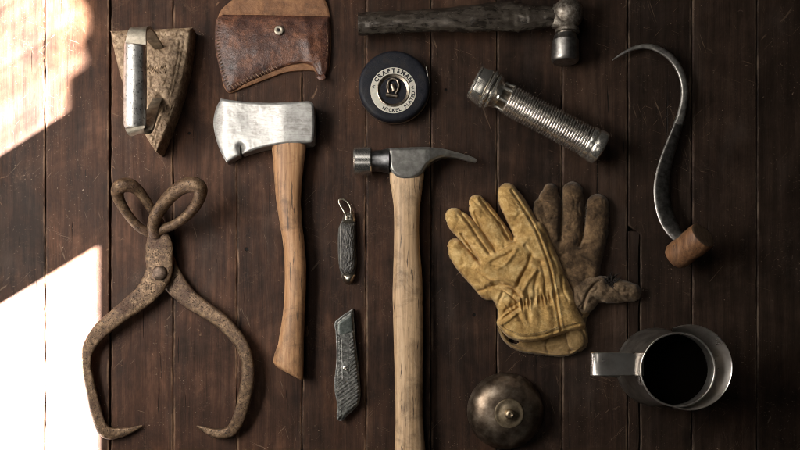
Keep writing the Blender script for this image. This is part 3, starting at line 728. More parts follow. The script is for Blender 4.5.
# ------------------------------------------------------------------ tape measure
def letters(text, place, size, mat, parent, name='lettering', bold=0):
    mb = MB()
    for i, ch in enumerate(text):
        if ch == ' ': continue
        cu = bpy.data.curves.new('glyph', 'FONT'); cu.body = ch; cu.size = size; cu.align_x = 'CENTER'; cu.extrude = .00012; cu.offset = bold
        ob = bpy.data.objects.new('glyph', cu); COL.objects.link(ob)
        bpy.context.view_layer.update()
        me = bpy.data.meshes.new_from_object(ob.evaluated_get(bpy.context.evaluated_depsgraph_get()))
        pos, ang = place(i)
        R = Matrix.Rotation(ang, 3, 'Z')
        mb.add([pos+R @ v.co for v in me.vertices], [tuple(p.vertices) for p in me.polygons])
        bpy.data.objects.remove(ob); bpy.data.curves.remove(cu); bpy.data.meshes.remove(me)
    return mb.obj(name, mat, parent, smooth=False)
def tape_measure():
    t = thing('tape_measure', 'round black cased tape measure with cream lettered ring and bronze centre', 'tape measure', (394, 90))
    c = V(394.2, 90.3, 0); c.z = 0; R = 35.6*S*.981
    zt = .018
    prof = [(0, R*.93), (.0015, R*.985), (.004, R), (.014, R), (.0165, R*.985), (.0182, R*.94), (.0188, R*.88), (.0184, R*.66), (.0182, .001)]
    lathe(prof, c, (0, 0, 1), 96).obj('case', M['case'], t, 50)
    # nickel edge band
    mb = MB()
    vs = []; fs = []; n = 120
    for k in range(n):
        th = 2*math.pi*k/n
        for r, z in ((R*1.004, .0052), (R*1.014, .0062), (R*1.014, .0085), (R*1.004, .0095)): vs.append(c+Vector((math.cos(th)*r, math.sin(th)*r, z)))
    for k in range(n):
        for j in range(3): a = k*4+j; b = ((k+1) % n)*4+j; fs.append((a, b, b+1, a+1))
    MB().add(vs, fs).obj('edge_band', M['bolster'], t, 50)
    cc = P(393.4, 90.6, zt); r1, r0 = 23.0*S*.98, 16.6*S*.98
    d = MB(); vs = []; fs = []
    pr = [(r1, 0), (r1, .0010), (r1*.99, .0012), (r0*1.0, .0012), (r0, 0)]
    for k in range(n):
        th = 2*math.pi*k/n
        for r, z in pr: vs.append(cc+Vector((math.cos(th)*r, math.sin(th)*r, z)))
    for k in range(n):
        for j in range(4): a = k*5+j; b = ((k+1) % n)*5+j; fs.append((a, b, b+1, a+1))
    d.add(vs, fs); ring = d.obj('dial_ring', M['ring'], t, 30)
    zz = Vector((0, 0, .00135)); rm = (r0+r1)/2
    def arc(start, stepdeg, rad, flip):
        def f(i):
            a = math.radians(start+stepdeg*i)
            return cc+zz+Vector((math.cos(a)*rad, math.sin(a)*rad, 0)), a+(math.pi/2 if flip else -math.pi/2)
        return f
    sz = .0067
    letters('CRAFTSMAN', arc(148, -14.6, rm-.0022, False), sz, M['ink'], ring, bold=.00026)
    letters('NICKEL PLATED', arc(243, 9.1, rm+.0022, True), .0056, M['ink'], ring, bold=.00012)
    for a0 in (170, 8):
        mk = MB()
        for da in (-4, 0, 4):
            a = math.radians(a0+da); u = Vector((math.cos(a), math.sin(a), 0)); v = Vector((-u.y, u.x, 0)); b = cc+zz+u*rm
            w2 = .0021 if da == 0 else .0013
            q = [b-u*w2-v*.0003, b+u*w2-v*.0003, b+u*w2+v*.0003, b-u*w2+v*.0003]
            mk.add(q, [(0, 1, 2, 3)])
        w2 = .00025; b = cc+zz+Vector((math.cos(math.radians(a0)), math.sin(math.radians(a0)), 0))*rm; u = Vector((math.cos(math.radians(a0)), math.sin(math.radians(a0)), 0)); v = Vector((-u.y, u.x, 0))
        q = [b-u*w2-v*.0013, b+u*w2-v*.0013, b+u*w2+v*.0013, b-u*w2+v*.0013]; mk.add([x+Vector((0, 0, .00004)) for x in q], [(0, 1, 2, 3)])
        mk.obj('emblem', M['ink'], ring, smooth=False)
    m = lathe([(0, r0*.99), (.0016, r0*.99), (.0020, r0*.95), (.0016, r0*.88), (.0004, r0*.82), (-.0008, r0*.6), (-.001, .0005)], cc, (0, 0, 1), 64).obj('medallion', M['bronze'], t, 40)
    # folding winder lying in the hollow: arch and foot
    g = lambda X, Y, z: P(345+X/4.5, 40+Y/4.5, zt+z*.001)
    ar = catmull([tuple(g(*p)) for p in [(198, 238, 1), (192, 215, 1.3), (196, 190, 1.6), (212, 176, 1.8), (232, 180, 1.8), (242, 200, 1.6), (238, 224, 1.3), (228, 242, 1)]], 6)
    mbw = tube([Vector(p) for p in ar], .0016, 10)
    mbw.add(*(lambda q: (q.v, q.f))(tube([g(184, 246, .8), g(235, 253, .8)], .0024, 12)))
    mbw.add(*(lambda q: (q.v, q.f))(tube([g(212, 200, .2), g(222, 232, .2)], [.0028, .0035], 12)))
    mbw.obj('winder', M['bronze'], m, 50)
    tube([V(426.2, 67, 13), V(427.4, 73, 14), V(428.6, 80, 14), V(429.6, 86, 12.5)], [.0006, .0010, .0010, .0007], 8).obj('tape_tab', M['chrome'], t, 50)
tape_measure()

# ------------------------------------------------------------------ flashlight
def flashlight():
    t = thing('flashlight', 'nickel plated flashlight with ribbed barrel and faceted head lying at a slant', 'flashlight', (540, 118))
    A = V(475.5, 82.2, 23.6); B = V(602.5, 149.5, 20.4); ax = (B-A).normalized(); L = (B-A).length; u = L/144
    p = S*.98
    def seg_(pr, nm, mat, parent, seg=64, sharp=35, fn=None): return lathe([(a*u, b*p) for a, b in pr], A, ax, seg, fn=fn).obj(nm, mat, parent, sharp)
    octf = lambda q, th: .42+.58*math.cos(math.pi/8)/math.cos(((th) % (math.pi/4))-math.pi/8)*1.03
    head = seg_([(1.2, 15), (1.4, 17.0), (11.0, 19.0), (12.4, 18.2), (13, 15)], 'head', M['chrome'], t, 96, 60, octf)
    seg_([(-1.9, 13.4), (-1.6, 15.2), (-.4, 16.6), (.6, 17.3), (1.3, 17.0), (1.5, 15)], 'bezel', M['chrome'], head)
    seg_([(13, 15.6), (13.4, 18.6), (14.6, 19.6), (16.4, 19.6), (17.4, 18.8), (17.8, 17.2), (18.8, 17.2), (19.6, 18.4), (21.4, 18.2), (23.4, 16), (26, 13.6), (28.5, 12.4)], 'collar', M['chrome'], head)
    seg_([(-1.4, 12.8), (-.9, 6), (-.6, .2)], 'lens', M['tin'], head)
    seg_([(28, 12.2), (29, 11.6), (36, 11.6), (37, 13.4)], 'neck', M['bronze'], t)
    q = ax.to_track_quat('Z', 'Y')
    for k in range(7):
        th = 2*math.pi*k/7+.3; d = q @ Vector((math.cos(th), math.sin(th), 0))
        tube([A+ax*u*27.5+d*p*12.8, A+ax*u*31+d*p*12.3, A+ax*u*37+d*p*13.2], [.0022, .0018, .0024], 8).obj('clip', M['chrome'], t)
    pr = [(36.4, 10), (36.6, 14.4)]
    x = 37.0
    while x < 126:
        pr += [(x, 13.7), (x+.45, 14.9), (x+.9, 15.55), (x+1.45, 15.55), (x+1.9, 14.9), (x+2.35, 13.7)]; x += 2.8
    pr += [(126.5, 14), (126.6, 10)]
    seg_(pr, 'barrel', M['ribs'], t, 128, 75)
    seg_([(126, 12), (126.4, 15.4), (127.4, 16.1), (131, 16.3), (131.8, 15.4), (132.6, 15.0), (133.4, 15.6), (134.6, 16.5), (140.5, 16.8), (142.2, 16.4), (143.4, 15.2), (144, 13.2), (143.3, 12.2), (143.2, .1)], 'end_cap', M['chrome'], t)
flashlight()

# ------------------------------------------------------------------ claw hammer
def claw_hammer():
    t = thing('claw_hammer', 'claw hammer with polished steel head and long pale hickory handle', 'hammer', (408, 320))
    L = [(389.6, 172), (390, 182), (392.4, 196), (393.9, 210), (394, 237), (393.3, 272), (392.6, 295), (393.6, 335), (394.6, 375), (395.6, 412), (394.6, 450), (391, 500), (389, 540)]
    R = [(424, 172), (423.4, 182), (421.3, 196), (419.8, 210), (419.2, 237), (421.8, 272), (423.4, 300), (423.4, 335), (422.8, 375), (422.6, 412), (425.4, 450), (430, 500), (432, 540)]
    R2 = [(np.interp(y, [p[1] for p in R], [p[0] for p in R]), y) for _, y in L]
    rows = edges_rows(L, R2, 14.5, lambda y: np.interp(y, [172, 240, 400, 540], [11, 11.5, 12.5, 14]))
    loft(rows, 8, 32, .9, perp=(1, 0), fn=lambda u, th, r: 1+.012*mn.noise(Vector((u*14, math.cos(th), math.sin(th))))).obj('handle', M['ham_wood'], t, 60)
    out = [(389, 148.6), (391, 147.9), (408, 147.4), (425, 147.0), (441, 148.4), (458.7, 152.7), (473.5, 157.4), (476.6, 159.8), (476.4, 161.6), (474.2, 162.3), (458.7, 158.2), (449, 156.6), (442, 157), (434, 160.2), (428, 164.4), (424.6, 169), (421.4, 173.2), (415, 177.4), (407, 179.2), (399.5, 177.6), (394, 174), (390, 168.4), (387.9, 160), (387.7, 152)]
    th = lambda x: np.interp(x, [387, 392, 425, 445, 477], [22, 24, 22, 14, 5])
    zc = lambda x: np.interp(x, [387, 430, 477], [15.5, 16, 11])
    hf(out, .9, lambda x, y, d: zc(x)+th(x)/2-2.3*np.exp(-(d/1.5)**2)-1.2*np.clip((x-440)/37, 0, 1)+.5*np.exp(-((y-163)/9)**2)*(x < 430), lambda x, y, d: zc(x)-th(x)/2, smooth=3).obj('head', M['satin'], t, 45)
    # a groove plate line along the top edge reads as the claw's bevel
    A = V(353.6, 161, 16); B = V(390, 161, 16); ax = B-A; p = S*.98
    lathe([(.0, 8*p), (.0002, 12.4*p), (.0022, 14.0*p), (.0204, 14.2*p), (.0214, 13.6*p), (.0216, 10*p)], A, ax, 56).obj('face', M['polished'], t, 30)
    lathe([(.0212, 10.4*p), (.026, 10.4*p), (.033, 10.8*p), (.0375, 11.8*p), (.042, 12.6*p)], A, ax, 48).obj('neck', M['neckdark'], t, 40)
claw_hammer()

# ------------------------------------------------------------------ pocket knife
def pocket_knife():
    t = thing('pocket_knife', 'small closed pocket knife with jigged black scales and nickel ends', 'pocket knife', (348, 248))
    def zt(h): return lambda x, y, d: 2+h*np.sqrt(np.clip(1-(1-np.clip(d/6, 0, 1))**2, 0, 1))
    hf([(341.2, 223), (343, 222), (354.5, 222), (356.2, 224), (356.5, 248), (355.6, 273.5), (342.2, 273.8), (340.6, 260), (340.4, 240)], .8, zt(9.5), smooth=2).obj('scale', M['knife_scale'], t, 60)
    hf([(343.4, 222.8), (342.8, 217), (344, 213.4), (347, 211.6), (351, 211.4), (354.2, 212.6), (355.6, 216), (355.6, 222.8)], .8, zt(9.0), smooth=2).obj('bolster', M['bolster'], t, 60)
    hf([(342.3, 273.2), (342.4, 279), (344.4, 282.6), (348, 284), (352, 283.2), (354.6, 279.4), (355.4, 273.2)], .8, zt(9.2), smooth=2).obj('bolster', M['bolster'], t, 60)
    hf([(342, 221), (339.4, 226), (338, 234), (338, 252), (338.8, 264), (340.6, 272), (342.6, 274), (342.6, 222)], .8, lambda x, y, d: 5.2+.6*np.sin(x*3.1)-1.0*np.exp(-d*1.6), smooth=3).obj('blade', M['satin'], t, 40)
    tube([V(*p) for p in catmull([(347, 218, 9.6), (344.4, 212.5, 9.8), (341.2, 207, 8), (339.0, 202.4, 7), (339.6, 199.6, 6.6), (343, 199.4, 6), (347.5, 202.4, 5.5), (350.4, 208, 6), (350.6, 214, 8)], 6)], .0009, 10).obj('shackle', M['bolster'], t, 60)
    lathe([(0, .0023), (.0009, .0022), (.0013, .0012), (.0014, .0002)], V(347.3, 217.6, 10.6), (0, 0, 1), 20).obj('pin', M['bronze'], t)
pocket_knife()

# ------------------------------------------------------------------ utility knife
def utility_knife():
    t = thing('utility_knife', 'grey metal utility knife with slanted ribs and a single screw', 'utility knife', (347, 365))
    out = [(335, 321.6), (351.2, 309.6), (353.2, 310), (354, 318), (355.6, 340), (357.8, 362), (360, 386), (359.8, 400), (357, 406.5), (349, 414), (343.5, 419.6), (340.5, 421), (337.4, 419.6), (336.6, 416.5), (337.6, 408), (336, 398), (334.4, 389), (334.6, 378), (335.8, 368), (336.6, 356), (336.2, 342), (335.4, 330)]
    def zt(x, y, d):
        z = 12.5-2.6*np.exp(-(d/1.7)**2)
        yl = (y-365)/55; xm = 345.2+ (y-365)*.022
        w = np.abs(x-xm)
        low = y > 381+ (x-346)*.6
        side = (w > 4.4) & (y > 336) & (d > 1.6)
        rib = ((np.mod(y+x*.75, 3.9)) < 1.8)
        z = z+np.where((side | (low & (d > 1.8) & (y < 408))) & rib, .85, 0)
        z = z-np.where((y < 334-(x-344)*.25) & (d > 2), .8, 0)
        pan = (w < 3.2) & (y > 340) & (y < 380); z = z+np.where(pan, .35, 0)
        pan = (w < 2.0) & (((y > 344) & (y < 361)) | ((y > 373) & (y < 379))); z = z-np.where(pan, .5*(np.sin(y*1.9) > -.2), 0)
        z = z-2.0*np.exp(-(((x-340.4)**2+(y-418.2)**2)/1.3**2)*1.0)
        return z
    hf(out, .5, zt, smooth=2).obj('body', M['util'], t, 35)
    hf([(338.6, 324), (350.4, 315.4), (351.4, 317), (352.4, 331), (341, 334.8), (339.4, 334)], .8, lambda x, y, d: 12.6-.5*np.exp(-d*2), lambda x, y, d: 11+0*x, smooth=2).obj('nose_plate', M['util_dark'], t, 40)
    s = lathe([(0, .0036), (.0008, .0035), (.0013, .0024), (.0014, .0002)], V(345.6, 368, 12.6), (0, 0, 1), 24).obj('screw', M['chrome'], t, 60)
    c = V(345.6, 368, 13.9); d = Vector((.8, .55, 0)).normalized()*.0028; n = Vector((-d.y, d.x, 0)).normalized()*.0004
    MB().add([c-d-n, c+d-n, c+d+n, c-d+n, c-d-n+Vector((0,0,.0002)), c+d-n+Vector((0,0,.0002)), c+d+n+Vector((0,0,.0002)), c-d+n+Vector((0,0,.0002))], [(4,5,6,7),(0,1,5,4),(1,2,6,5),(2,3,7,6),(3,0,4,7)]).obj('slot', M['black'], s, smooth=False)
    lathe([(0, .0019), (.0005, .0019)], V(340.4, 418.2, 9.9), (0, 0, 1), 18).obj('hole', M['black'], t)
utility_knife()

# ------------------------------------------------------------------ gloves
def smax(a, b, k):
    h = np.clip(.5+.5*(a-b)/k, 0, 1); return b*(1-h)+a*h+k*h*(1-h)
def cap_h(p, pts, z, hz, pw=.5):
    """rounded finger: pts (x, y, r)"""
    L = catmull(pts, 5); best = np.full(len(p), -30.0)
    d, s, tot = pdist(p, L, full=True)
    sl = np.concatenate([[0], np.cumsum(np.linalg.norm(np.diff(L[:, :2], axis=0), axis=1))])
    r = np.interp(s, sl, L[:, 2])
    zc = np.interp(s/tot, [0, 1], z) if hasattr(z, '__len__') else z
    q = np.clip(1-(d/r)**2, 0, 1)
    return np.where(d < r, zc+hz*q**pw, -30.0)
def poly_h(p, poly, z, hz, R):
    o = catmull(poly, 6, True); i = inside(p, o); d = pdist(p, o, True)
    q = np.clip(1-(1-np.clip(d/R, 0, 1))**2, 0, 1)
    return np.where(i, z+hz*q**.5, -30.0), np.where(i, d, 0), i
def crease(p, line, depth, width):
    L = catmull(line, 5); d = pdist(p, L); return -depth*np.exp(-(d/width)**2)
def grid_solid(lo, hi, step, fz):
    xs = np.arange(lo[0], hi[0], step); ys = np.arange(lo[1], hi[1], step)
    gx, gy = np.meshgrid(xs, ys); p = np.stack([gx.ravel(), gy.ravel()], 1)
    z = fz(p); on = z > 0; zc = np.maximum(z, 0)*.001
    v = PN(p[:, 0], p[:, 1], zc); nx = len(xs); used = {}; V2 = []; F = []
    def g(i):
        if i not in used: used[i] = len(V2); V2.append(v[i])
        return used[i]
    for j in range(len(ys)-1):
        for i in range(nx-1):
            q = (j*nx+i, (j+1)*nx+i, (j+1)*nx+i+1, j*nx+i+1)
            if on[q[0]] or on[q[1]] or on[q[2]] or on[q[3]]: F.append(tuple(g(k) for k in q))
    return MB().add(V2, F)

def thread(line, zf, r, mat, parent, name, gap=2.6, dash=1.7):
    L = resample(catmull(line, 8), gap, False); T = np.gradient(L, axis=0); T /= np.linalg.norm(T, axis=1)[:, None]
    z = zf(L)
    mb = MB()
    for (x, y), (tx, ty), q in zip(L, T, z):
        if q < .5: continue
        mb.add(*(lambda m: (m.v, m.f))(tube([V(x-tx*dash/2, y-ty*dash/2, q-.1), V(x, y, q+.35), V(x+tx*dash/2, y+ty*dash/2, q-.1)], r, 5)))
    return mb.obj(name, mat, parent)

def glove_under():
    t = thing('work_glove', 'grimy grey-brown work glove lying partly under the yellow glove, torn thumb outstretched', 'glove', (585, 255), 'pair of leather work gloves')
    def fz(p):
        x, y = p[:, 0], p[:, 1]
        h, d, ins = poly_h(p, [(546, 215), (556, 228), (570, 232), (606, 228), (605, 245), (601.5, 262), (600, 275), (596, 290), (588, 305), (584, 318), (574, 330), (556, 320), (548, 270)], .5, 13, 9)
        fg = [(cap_h(p, [(550.5, 190.5, 7), (549.6, 199, 11), (551, 215, 11.4), (553, 232, 10.6), (555, 245, 9.5)], (8, 5), 10)),
              (cap_h(p, [(572.4, 192.6, 10.6), (572.6, 205, 11.4), (572.5, 222, 11.8), (572, 240, 11.6), (570, 255, 11)], (3, 2.5), 12.5)),
              (cap_h(p, [(597.6, 205.6, 11.4), (596.4, 214, 13), (595, 228, 13), (593.6, 242, 12.4), (590, 258, 12)], (3, 2.5), 12.5))]
        fold = cap_h(p, [(540.5, 205, 6.5), (541.5, 212, 8.2), (545, 220, 7.5)], 7, 8.5)
        f = np.maximum(np.maximum(fg[1], fg[2]), fg[0])
        z = smax(h, f, 1.0); z = np.maximum(z, fold)
        z = np.where(z > -5, z, -30)
        z = z + crease(p, [(585.5, 205), (584, 222), (582, 238), (579.5, 246)], 4.5, 1.5) + crease(p, [(561, 190), (560.6, 215), (560, 240)], 4.5, 1.5)
        z = z + crease(p, [(545, 188), (548, 186.5), (555, 184.5)], 0, 1) + crease(p, [(538, 204), (545, 200), (553, 200)], 2, 1.3)
        z = z + crease(p, [(597, 243), (580, 247), (560, 243)], 1.2, 3) + .6*crease(p, [(604, 258), (590, 262), (572, 268)], 1.4, 2.5)
        z = z + crease(p, [(556, 262), (568, 280), (575, 300)], 2, 3)
        rg = np.abs(vnoise(x+5*vnoise(x, y, .04, 3, 2), y*.7, .036, 17, 2))
        n = np.where(z > 0, 1.0*vnoise(x, y, .07, 3, 4)+.45*vnoise(x, y, .3, 9, 3)-1.3*np.exp(-(rg/.10)**2)*np.clip(.5+2.2*vnoise(x, y, .03, 44, 2), 0, 1), 0)
        return z + n
    grid_solid((528, 176), (622, 336), .62, fz).obj('palm', M['glove_back'], t, 80)
    def ft(p):
        x, y = p[:, 0], p[:, 1]
        z = cap_h(p, [(583, 300, 12), (588, 291, 15), (599, 289, 13.2), (612, 290.6, 12.6), (624, 291.4, 10.8), (632.5, 292.4, 8.8)], (7, 4), 13)
        b, _, _ = poly_h(p, [(576, 292), (583, 284), (592, 277), (602, 278.5), (604, 290), (596, 306), (588, 313), (580, 314), (575, 306)], 5, 12, 8)
        z = smax(z, b, 2)
        z = z - 5.5*np.exp(-(((x-609)/4.2)**2+((y-282.5)/4.8)**2))
        z = z + crease(p, [(600, 280), (592, 287), (586, 297), (583, 308)], 3.0, 1.4)
        z = z + crease(p, [(612, 287), (604, 296), (596, 306)], 1.2, 2.2) + crease(p, [(622, 284), (620, 292), (622, 300)], .9, 2) + crease(p, [(610, 290), (622, 292), (634, 291)], .8, 1.6)
        return np.where(z > -5, z + np.where(z > 0, 1.1*vnoise(x, y, .09, 5, 4)+.4*vnoise(x, y, .35, 1, 3)-1.6*np.exp(-(np.abs(vnoise(x*.8, y*1.2, .055, 9, 2))/.10)**2), 0), -30)
    grid_solid((570, 268), (644, 318), .62, ft).obj('thumb', M['glove_thumb'], t, 80)
    # frayed hole on the thumb
    mb = MB(); r = random.Random(3)
    for k in range(70):
        a = r.random()*6.28; q = r.random()**.5*5.6; x, y = 609.5+math.cos(a)*q*.9, 283.2+math.sin(a)*q*1.15
        pts = [(x, y, 9+r.random()*3)]
        dx, dy = r.uniform(-1.6, 1.6), r.uniform(-1.6, 1.6)
        for s in range(4): pts.append((pts[-1][0]+dx*.9, pts[-1][1]+dy*.9, pts[-1][2]+r.uniform(-.2, 2.0))); dx += r.uniform(-1.2, 1.2); dy += r.uniform(-1.2, 1.2)
        mb.add(*(lambda m: (m.v, m.f))(tube([V(*p) for p in pts], [.0010, .0010, .0009, .0006, .0003], 5)))
    mb.obj('frayed_tear', M['fray'], t)
    thread([(586.5, 206), (585, 222), (583, 238)], lambda L: fz(L)+.6, .00032, M['seam_dark'], t, 'seam')
    # gathered wrist showing past the other glove
    def fw(p):
        x, y = p[:, 0], p[:, 1]
        z, d, i = poly_h(p, [(570, 300), (580, 301), (588, 303), (590, 311), (586, 322), (588, 338), (585, 348), (574, 352), (566, 340)], .5, 12, 5)
        z = z + crease(p, [(576, 310), (584, 308), (592, 309)], 4, 1.3) + crease(p, [(577, 315.5), (584, 315), (590, 316)], 3.5, 1.2) + crease(p, [(578, 327), (584, 333), (586, 342)], 2.5, 1.5)
        return np.where(i, z + .5*vnoise(x, y, .2, 3, 3), -30)
    grid_solid((564, 296), (596, 356), .62, fw).obj('cuff', M['glove_in'], t, 80)
glove_under()

def glove_top():
    t = thing('work_glove', 'yellow suede work glove with gathered wrist lying on top of the grimy one', 'glove', (525, 270), 'pair of leather work gloves')
    hem = [(497.5, 324), (502, 331), (510, 337.5), (522, 341.2), (538, 340.6), (554, 336.2), (570, 331), (585, 326.5)]
    gather = [(507, 311), (515, 305.5), (524, 303.2), (533, 301.8), (543, 300), (552, 297.2), (560, 294.6)]
    seamL = [(511.5, 190), (520, 203), (529, 217), (536.5, 231), (543, 247), (549, 264), (553, 281), (556, 299), (558.5, 314), (561, 330)]
    def fz(p):
        x, y = p[:, 0], p[:, 1]
        body = [(489, 250), (500, 243), (514, 237), (528, 224), (541, 222), (550, 238), (558, 256), (566, 276), (573.5, 293), (579, 310), (585.5, 327),
                (570, 331.4), (554, 336.6), (538, 341), (522, 341.6), (510, 337.8), (502, 331.2), (497, 323), (499, 314), (497.5, 306), (490, 297), (480.5, 287), (474, 274), (476, 262)]
        h, d, ins = poly_h(p, body, 11.5, 15, 12)
        h = h - np.where(ins, 1, 0)*3.5*np.clip((x-520)/70, 0, 1)
        idx = cap_h(p, [(507.4, 193.0, 9.6), (510, 199, 11.8), (515.5, 209, 12.8), (523, 223, 13.6), (530, 238, 14.6), (538, 256, 15)], (10.5, 12), 11.5)
        mid = cap_h(p, [(476.6, 202.6, 7.6), (479.2, 208.6, 10.4), (486, 219, 11.6), (495, 231.5, 12), (503, 243, 12.2), (511, 256, 12.5)], (9, 12), 10.8)
        rng_ = cap_h(p, [(454.2, 216.6, 8.8), (458, 221.4, 11), (467.5, 231, 11.6), (478, 242.5, 11.8), (489, 255, 12), (498, 268, 12.5)], (9.5, 12), 10.4)
        pin = cap_h(p, [(455.4, 246.2, 7.6), (458, 251, 10), (464, 259, 11.2), (471.5, 267.5, 12), (481, 277, 12.6), (490, 287, 13.2)], (5.5, 9), 10.4)
        thm = cap_h(p, [(480, 268, 9), (492, 279, 12), (503, 291, 13), (509, 306, 12), (508, 318, 10)], (9, 10.5), 14.5)
        f = np.maximum(np.maximum(idx, mid), np.maximum(rng_, pin))
        z = smax(h, f, 2.2); z = smax(z, thm, 3.0)
        live = z > -5
        # finger crotches and lap seams
        for ln, dp, wd in (([(497, 208), (506, 224), (511.5, 235), (513, 240)], 6.5, 1.6), ([(512.5, 240), (508, 239), (503, 230), (499, 222)], 2.2, 1.2),
                           ([(475, 213), (483, 231), (492, 245), (496, 252)], 3.6, 1.5), ([(462, 235), (470, 246), (477, 259), (480, 263)], 5.0, 1.6), ([(480, 263), (474, 252), (468, 244)], 2.4, 1.2),
                           ([(480, 198), (488, 209), (499, 223), (509, 239)], 3.4, 1.15), ([(461, 213), (470, 225), (480, 240), (490, 254)], 3.2, 1.15), ([(461, 243), (468.5, 250), (478, 261)], 2.6, 1.1), ([(477, 199), (485, 211), (496, 225), (506, 240)], -.9, 1.1), ([(458, 214), (467, 226.5), (477, 242), (487, 255)], -.9, 1.1)):
            z = z + crease(p, ln, dp, wd)
        # long seam: two ridges with a furrow
        sd = pdist(p, catmull(seamL, 5)); z = z + .8*np.exp(-((sd-2.4)/1.6)**2) - 1.7*np.exp(-(sd/.9)**2)
        # soft folds of the back
        for ln, hgt, wd in (([(492, 262), (501, 258), (512, 252)], -2.6, 3.0), ([(498, 268), (507, 262), (516, 250)], 2.0, 3.0), ([(487, 287), (500, 285), (510, 287), (520, 296)], -3.6, 2.2), ([(489, 282), (502, 279.5), (515, 285), (524, 296)], 2.4, 2.6),
                            ([(513, 297), (519, 281), (527, 268), (531, 256)], -2.6, 2.8), ([(519, 299), (527, 283), (536, 270)], 2.2, 3.0), ([(535, 297), (535, 285), (538, 274)], -1.8, 2.4), ([(545, 295), (545, 280), (541, 262)], -1.6, 2.2),
                            ([(477, 270), (488, 278), (499, 283)], -2.4, 2.0), ([(498.5, 322), (507, 315.5), (518, 307.5)], -3.2, 1.5), ([(478, 291), (491, 288.5), (504, 290.5), (517, 302)], -3.0, 1.5), ([(501, 325), (511, 318), (521, 310)], 1.8, 2.2), ([(496, 251), (505, 247), (516, 243)], -2.2, 2.0), ([(543, 262), (535, 258), (526, 246)], -1.8, 2.4), ([(494, 310), (500, 300), (503, 292)], -2.2, 2.2), ([(500, 318), (507, 309), (516, 304)], -2.6, 1.8), ([(568, 300), (563, 290), (562, 276)], -1.6, 2.0), ([(566, 268), (569, 280), (576, 298)], -1.2, 2)):
            z = z + crease(p, ln, -hgt*1.1, wd*.72)
        # gathers: a pulled-in line with pleats running out of it
        gd, gs, gt = pdist(p, catmull(gather, 6), full=True)
        below = (y > np.interp(x, [q[0] for q in gather], [q[1] for q in gather]))
        z = z - 3.4*np.exp(-(gd/4.5)**2)
        ends = np.clip(gs/6, 0, 1)*np.clip((gt-gs)/6, 0, 1)
        ph = gs*1.45 + 1.6*np.sin(gs*.31)
        z = z + ends*((1.7+.9*np.sin(gs*.8+1))*np.sin(ph+.12*(gd*np.where(below, 1, -1)))*np.exp(-(gd/(4.8+1.6*np.sin(gs*.55)))**2)) + ends*(1.5*np.sin(ph*.34+.6)*np.exp(-((gd-12)/9)**2))*below + ends*(1.0*np.sin(ph*.42+2)*np.exp(-((gd-9)/6)**2))*(~below)
        # hem at the cuff
        hd = pdist(p, catmull(hem, 5)); z = z + 1.6*np.exp(-((hd-1.6)/1.5)**2) - 1.0*np.exp(-((hd-4.6)/.8)**2)
        nz = np.zeros(len(x)); k = live
        wx = x[k]+6*vnoise(x[k], y[k], .03, 21, 2); wy = y[k]+6*vnoise(x[k], y[k], .03, 33, 2)
        rg = np.abs(vnoise(wx*.8+wy*.5, wy*.8-wx*.5, .036, 11, 2))
        nz[k] = 1.0*vnoise(x[k], y[k], .055, 3, 4)+.45*vnoise(x[k], y[k], .25, 6, 3)-1.5*np.exp(-(rg/.10)**2)*np.clip(.5+2.2*vnoise(x[k], y[k], .03, 44, 2), 0, 1)
        return np.where(live, np.maximum(z+nz, -20), -30)
    grid_solid((440, 176), (592, 344), .6, fz).obj('hand', M['glove'], t, 80)
    thread(np.array(seamL)+np.array([2.6, -.6]), lambda L: fz(L)+.15, .00035, M['seam'], t, 'seam')
    thread(np.array(seamL)+np.array([-2.4, .8]), lambda L: fz(L)+.15, .00035, M['seam'], t, 'seam')
    thread([(501, 325.5), (512, 331.4), (524, 333.6), (540, 332.4), (556, 328), (570, 324.4), (582, 322)], lambda L: fz(L)+.15, .00035, M['seam'], t, 'seam')
    # far side of the cuff, seen through the opening
    def fc(p):
        x, y = p[:, 0], p[:, 1]
        lip = [(499, 326), (500, 334), (505, 342), (514, 349), (526, 353), (540, 354.5), (556, 356.5), (570, 355.5), (580, 350), (584.5, 342), (585, 330)]
        z, d, i = poly_h(p, lip+[(560, 326), (520, 326)], 2.0, 3.0, 3)
        ld = pdist(p, catmull(lip, 5))
        z = z + 4.6*np.exp(-((ld-2.0)/2.2)**2) + 3.0*np.clip((x-540)/30, 0, 1)*np.exp(-((y-346)/8)**2)
        z = z + crease(p, [(570, 352), (576, 344), (583, 338)], 3.5, 1.6) + crease(p, [(548, 352), (546, 345), (549, 338)], 2.2, 1.5) + crease(p, [(530, 350), (545, 347), (565, 342)], -1.5, 2)
        z = z - 2.5*np.exp(-(((x-513)/7)**2+((y-341)/5)**2))
        i = i & ((((x-513.5)/5.6)**2+((y-341.4-.2*(x-514))/2.4)**2) > 1)
        return np.where(i, np.maximum(z+.4*vnoise(x, y, .15, 2, 3), .3), -30)
    grid_solid((494, 318), (592, 362), .6, fc).obj('cuff', M['glove_in'], t, 80)
glove_top()

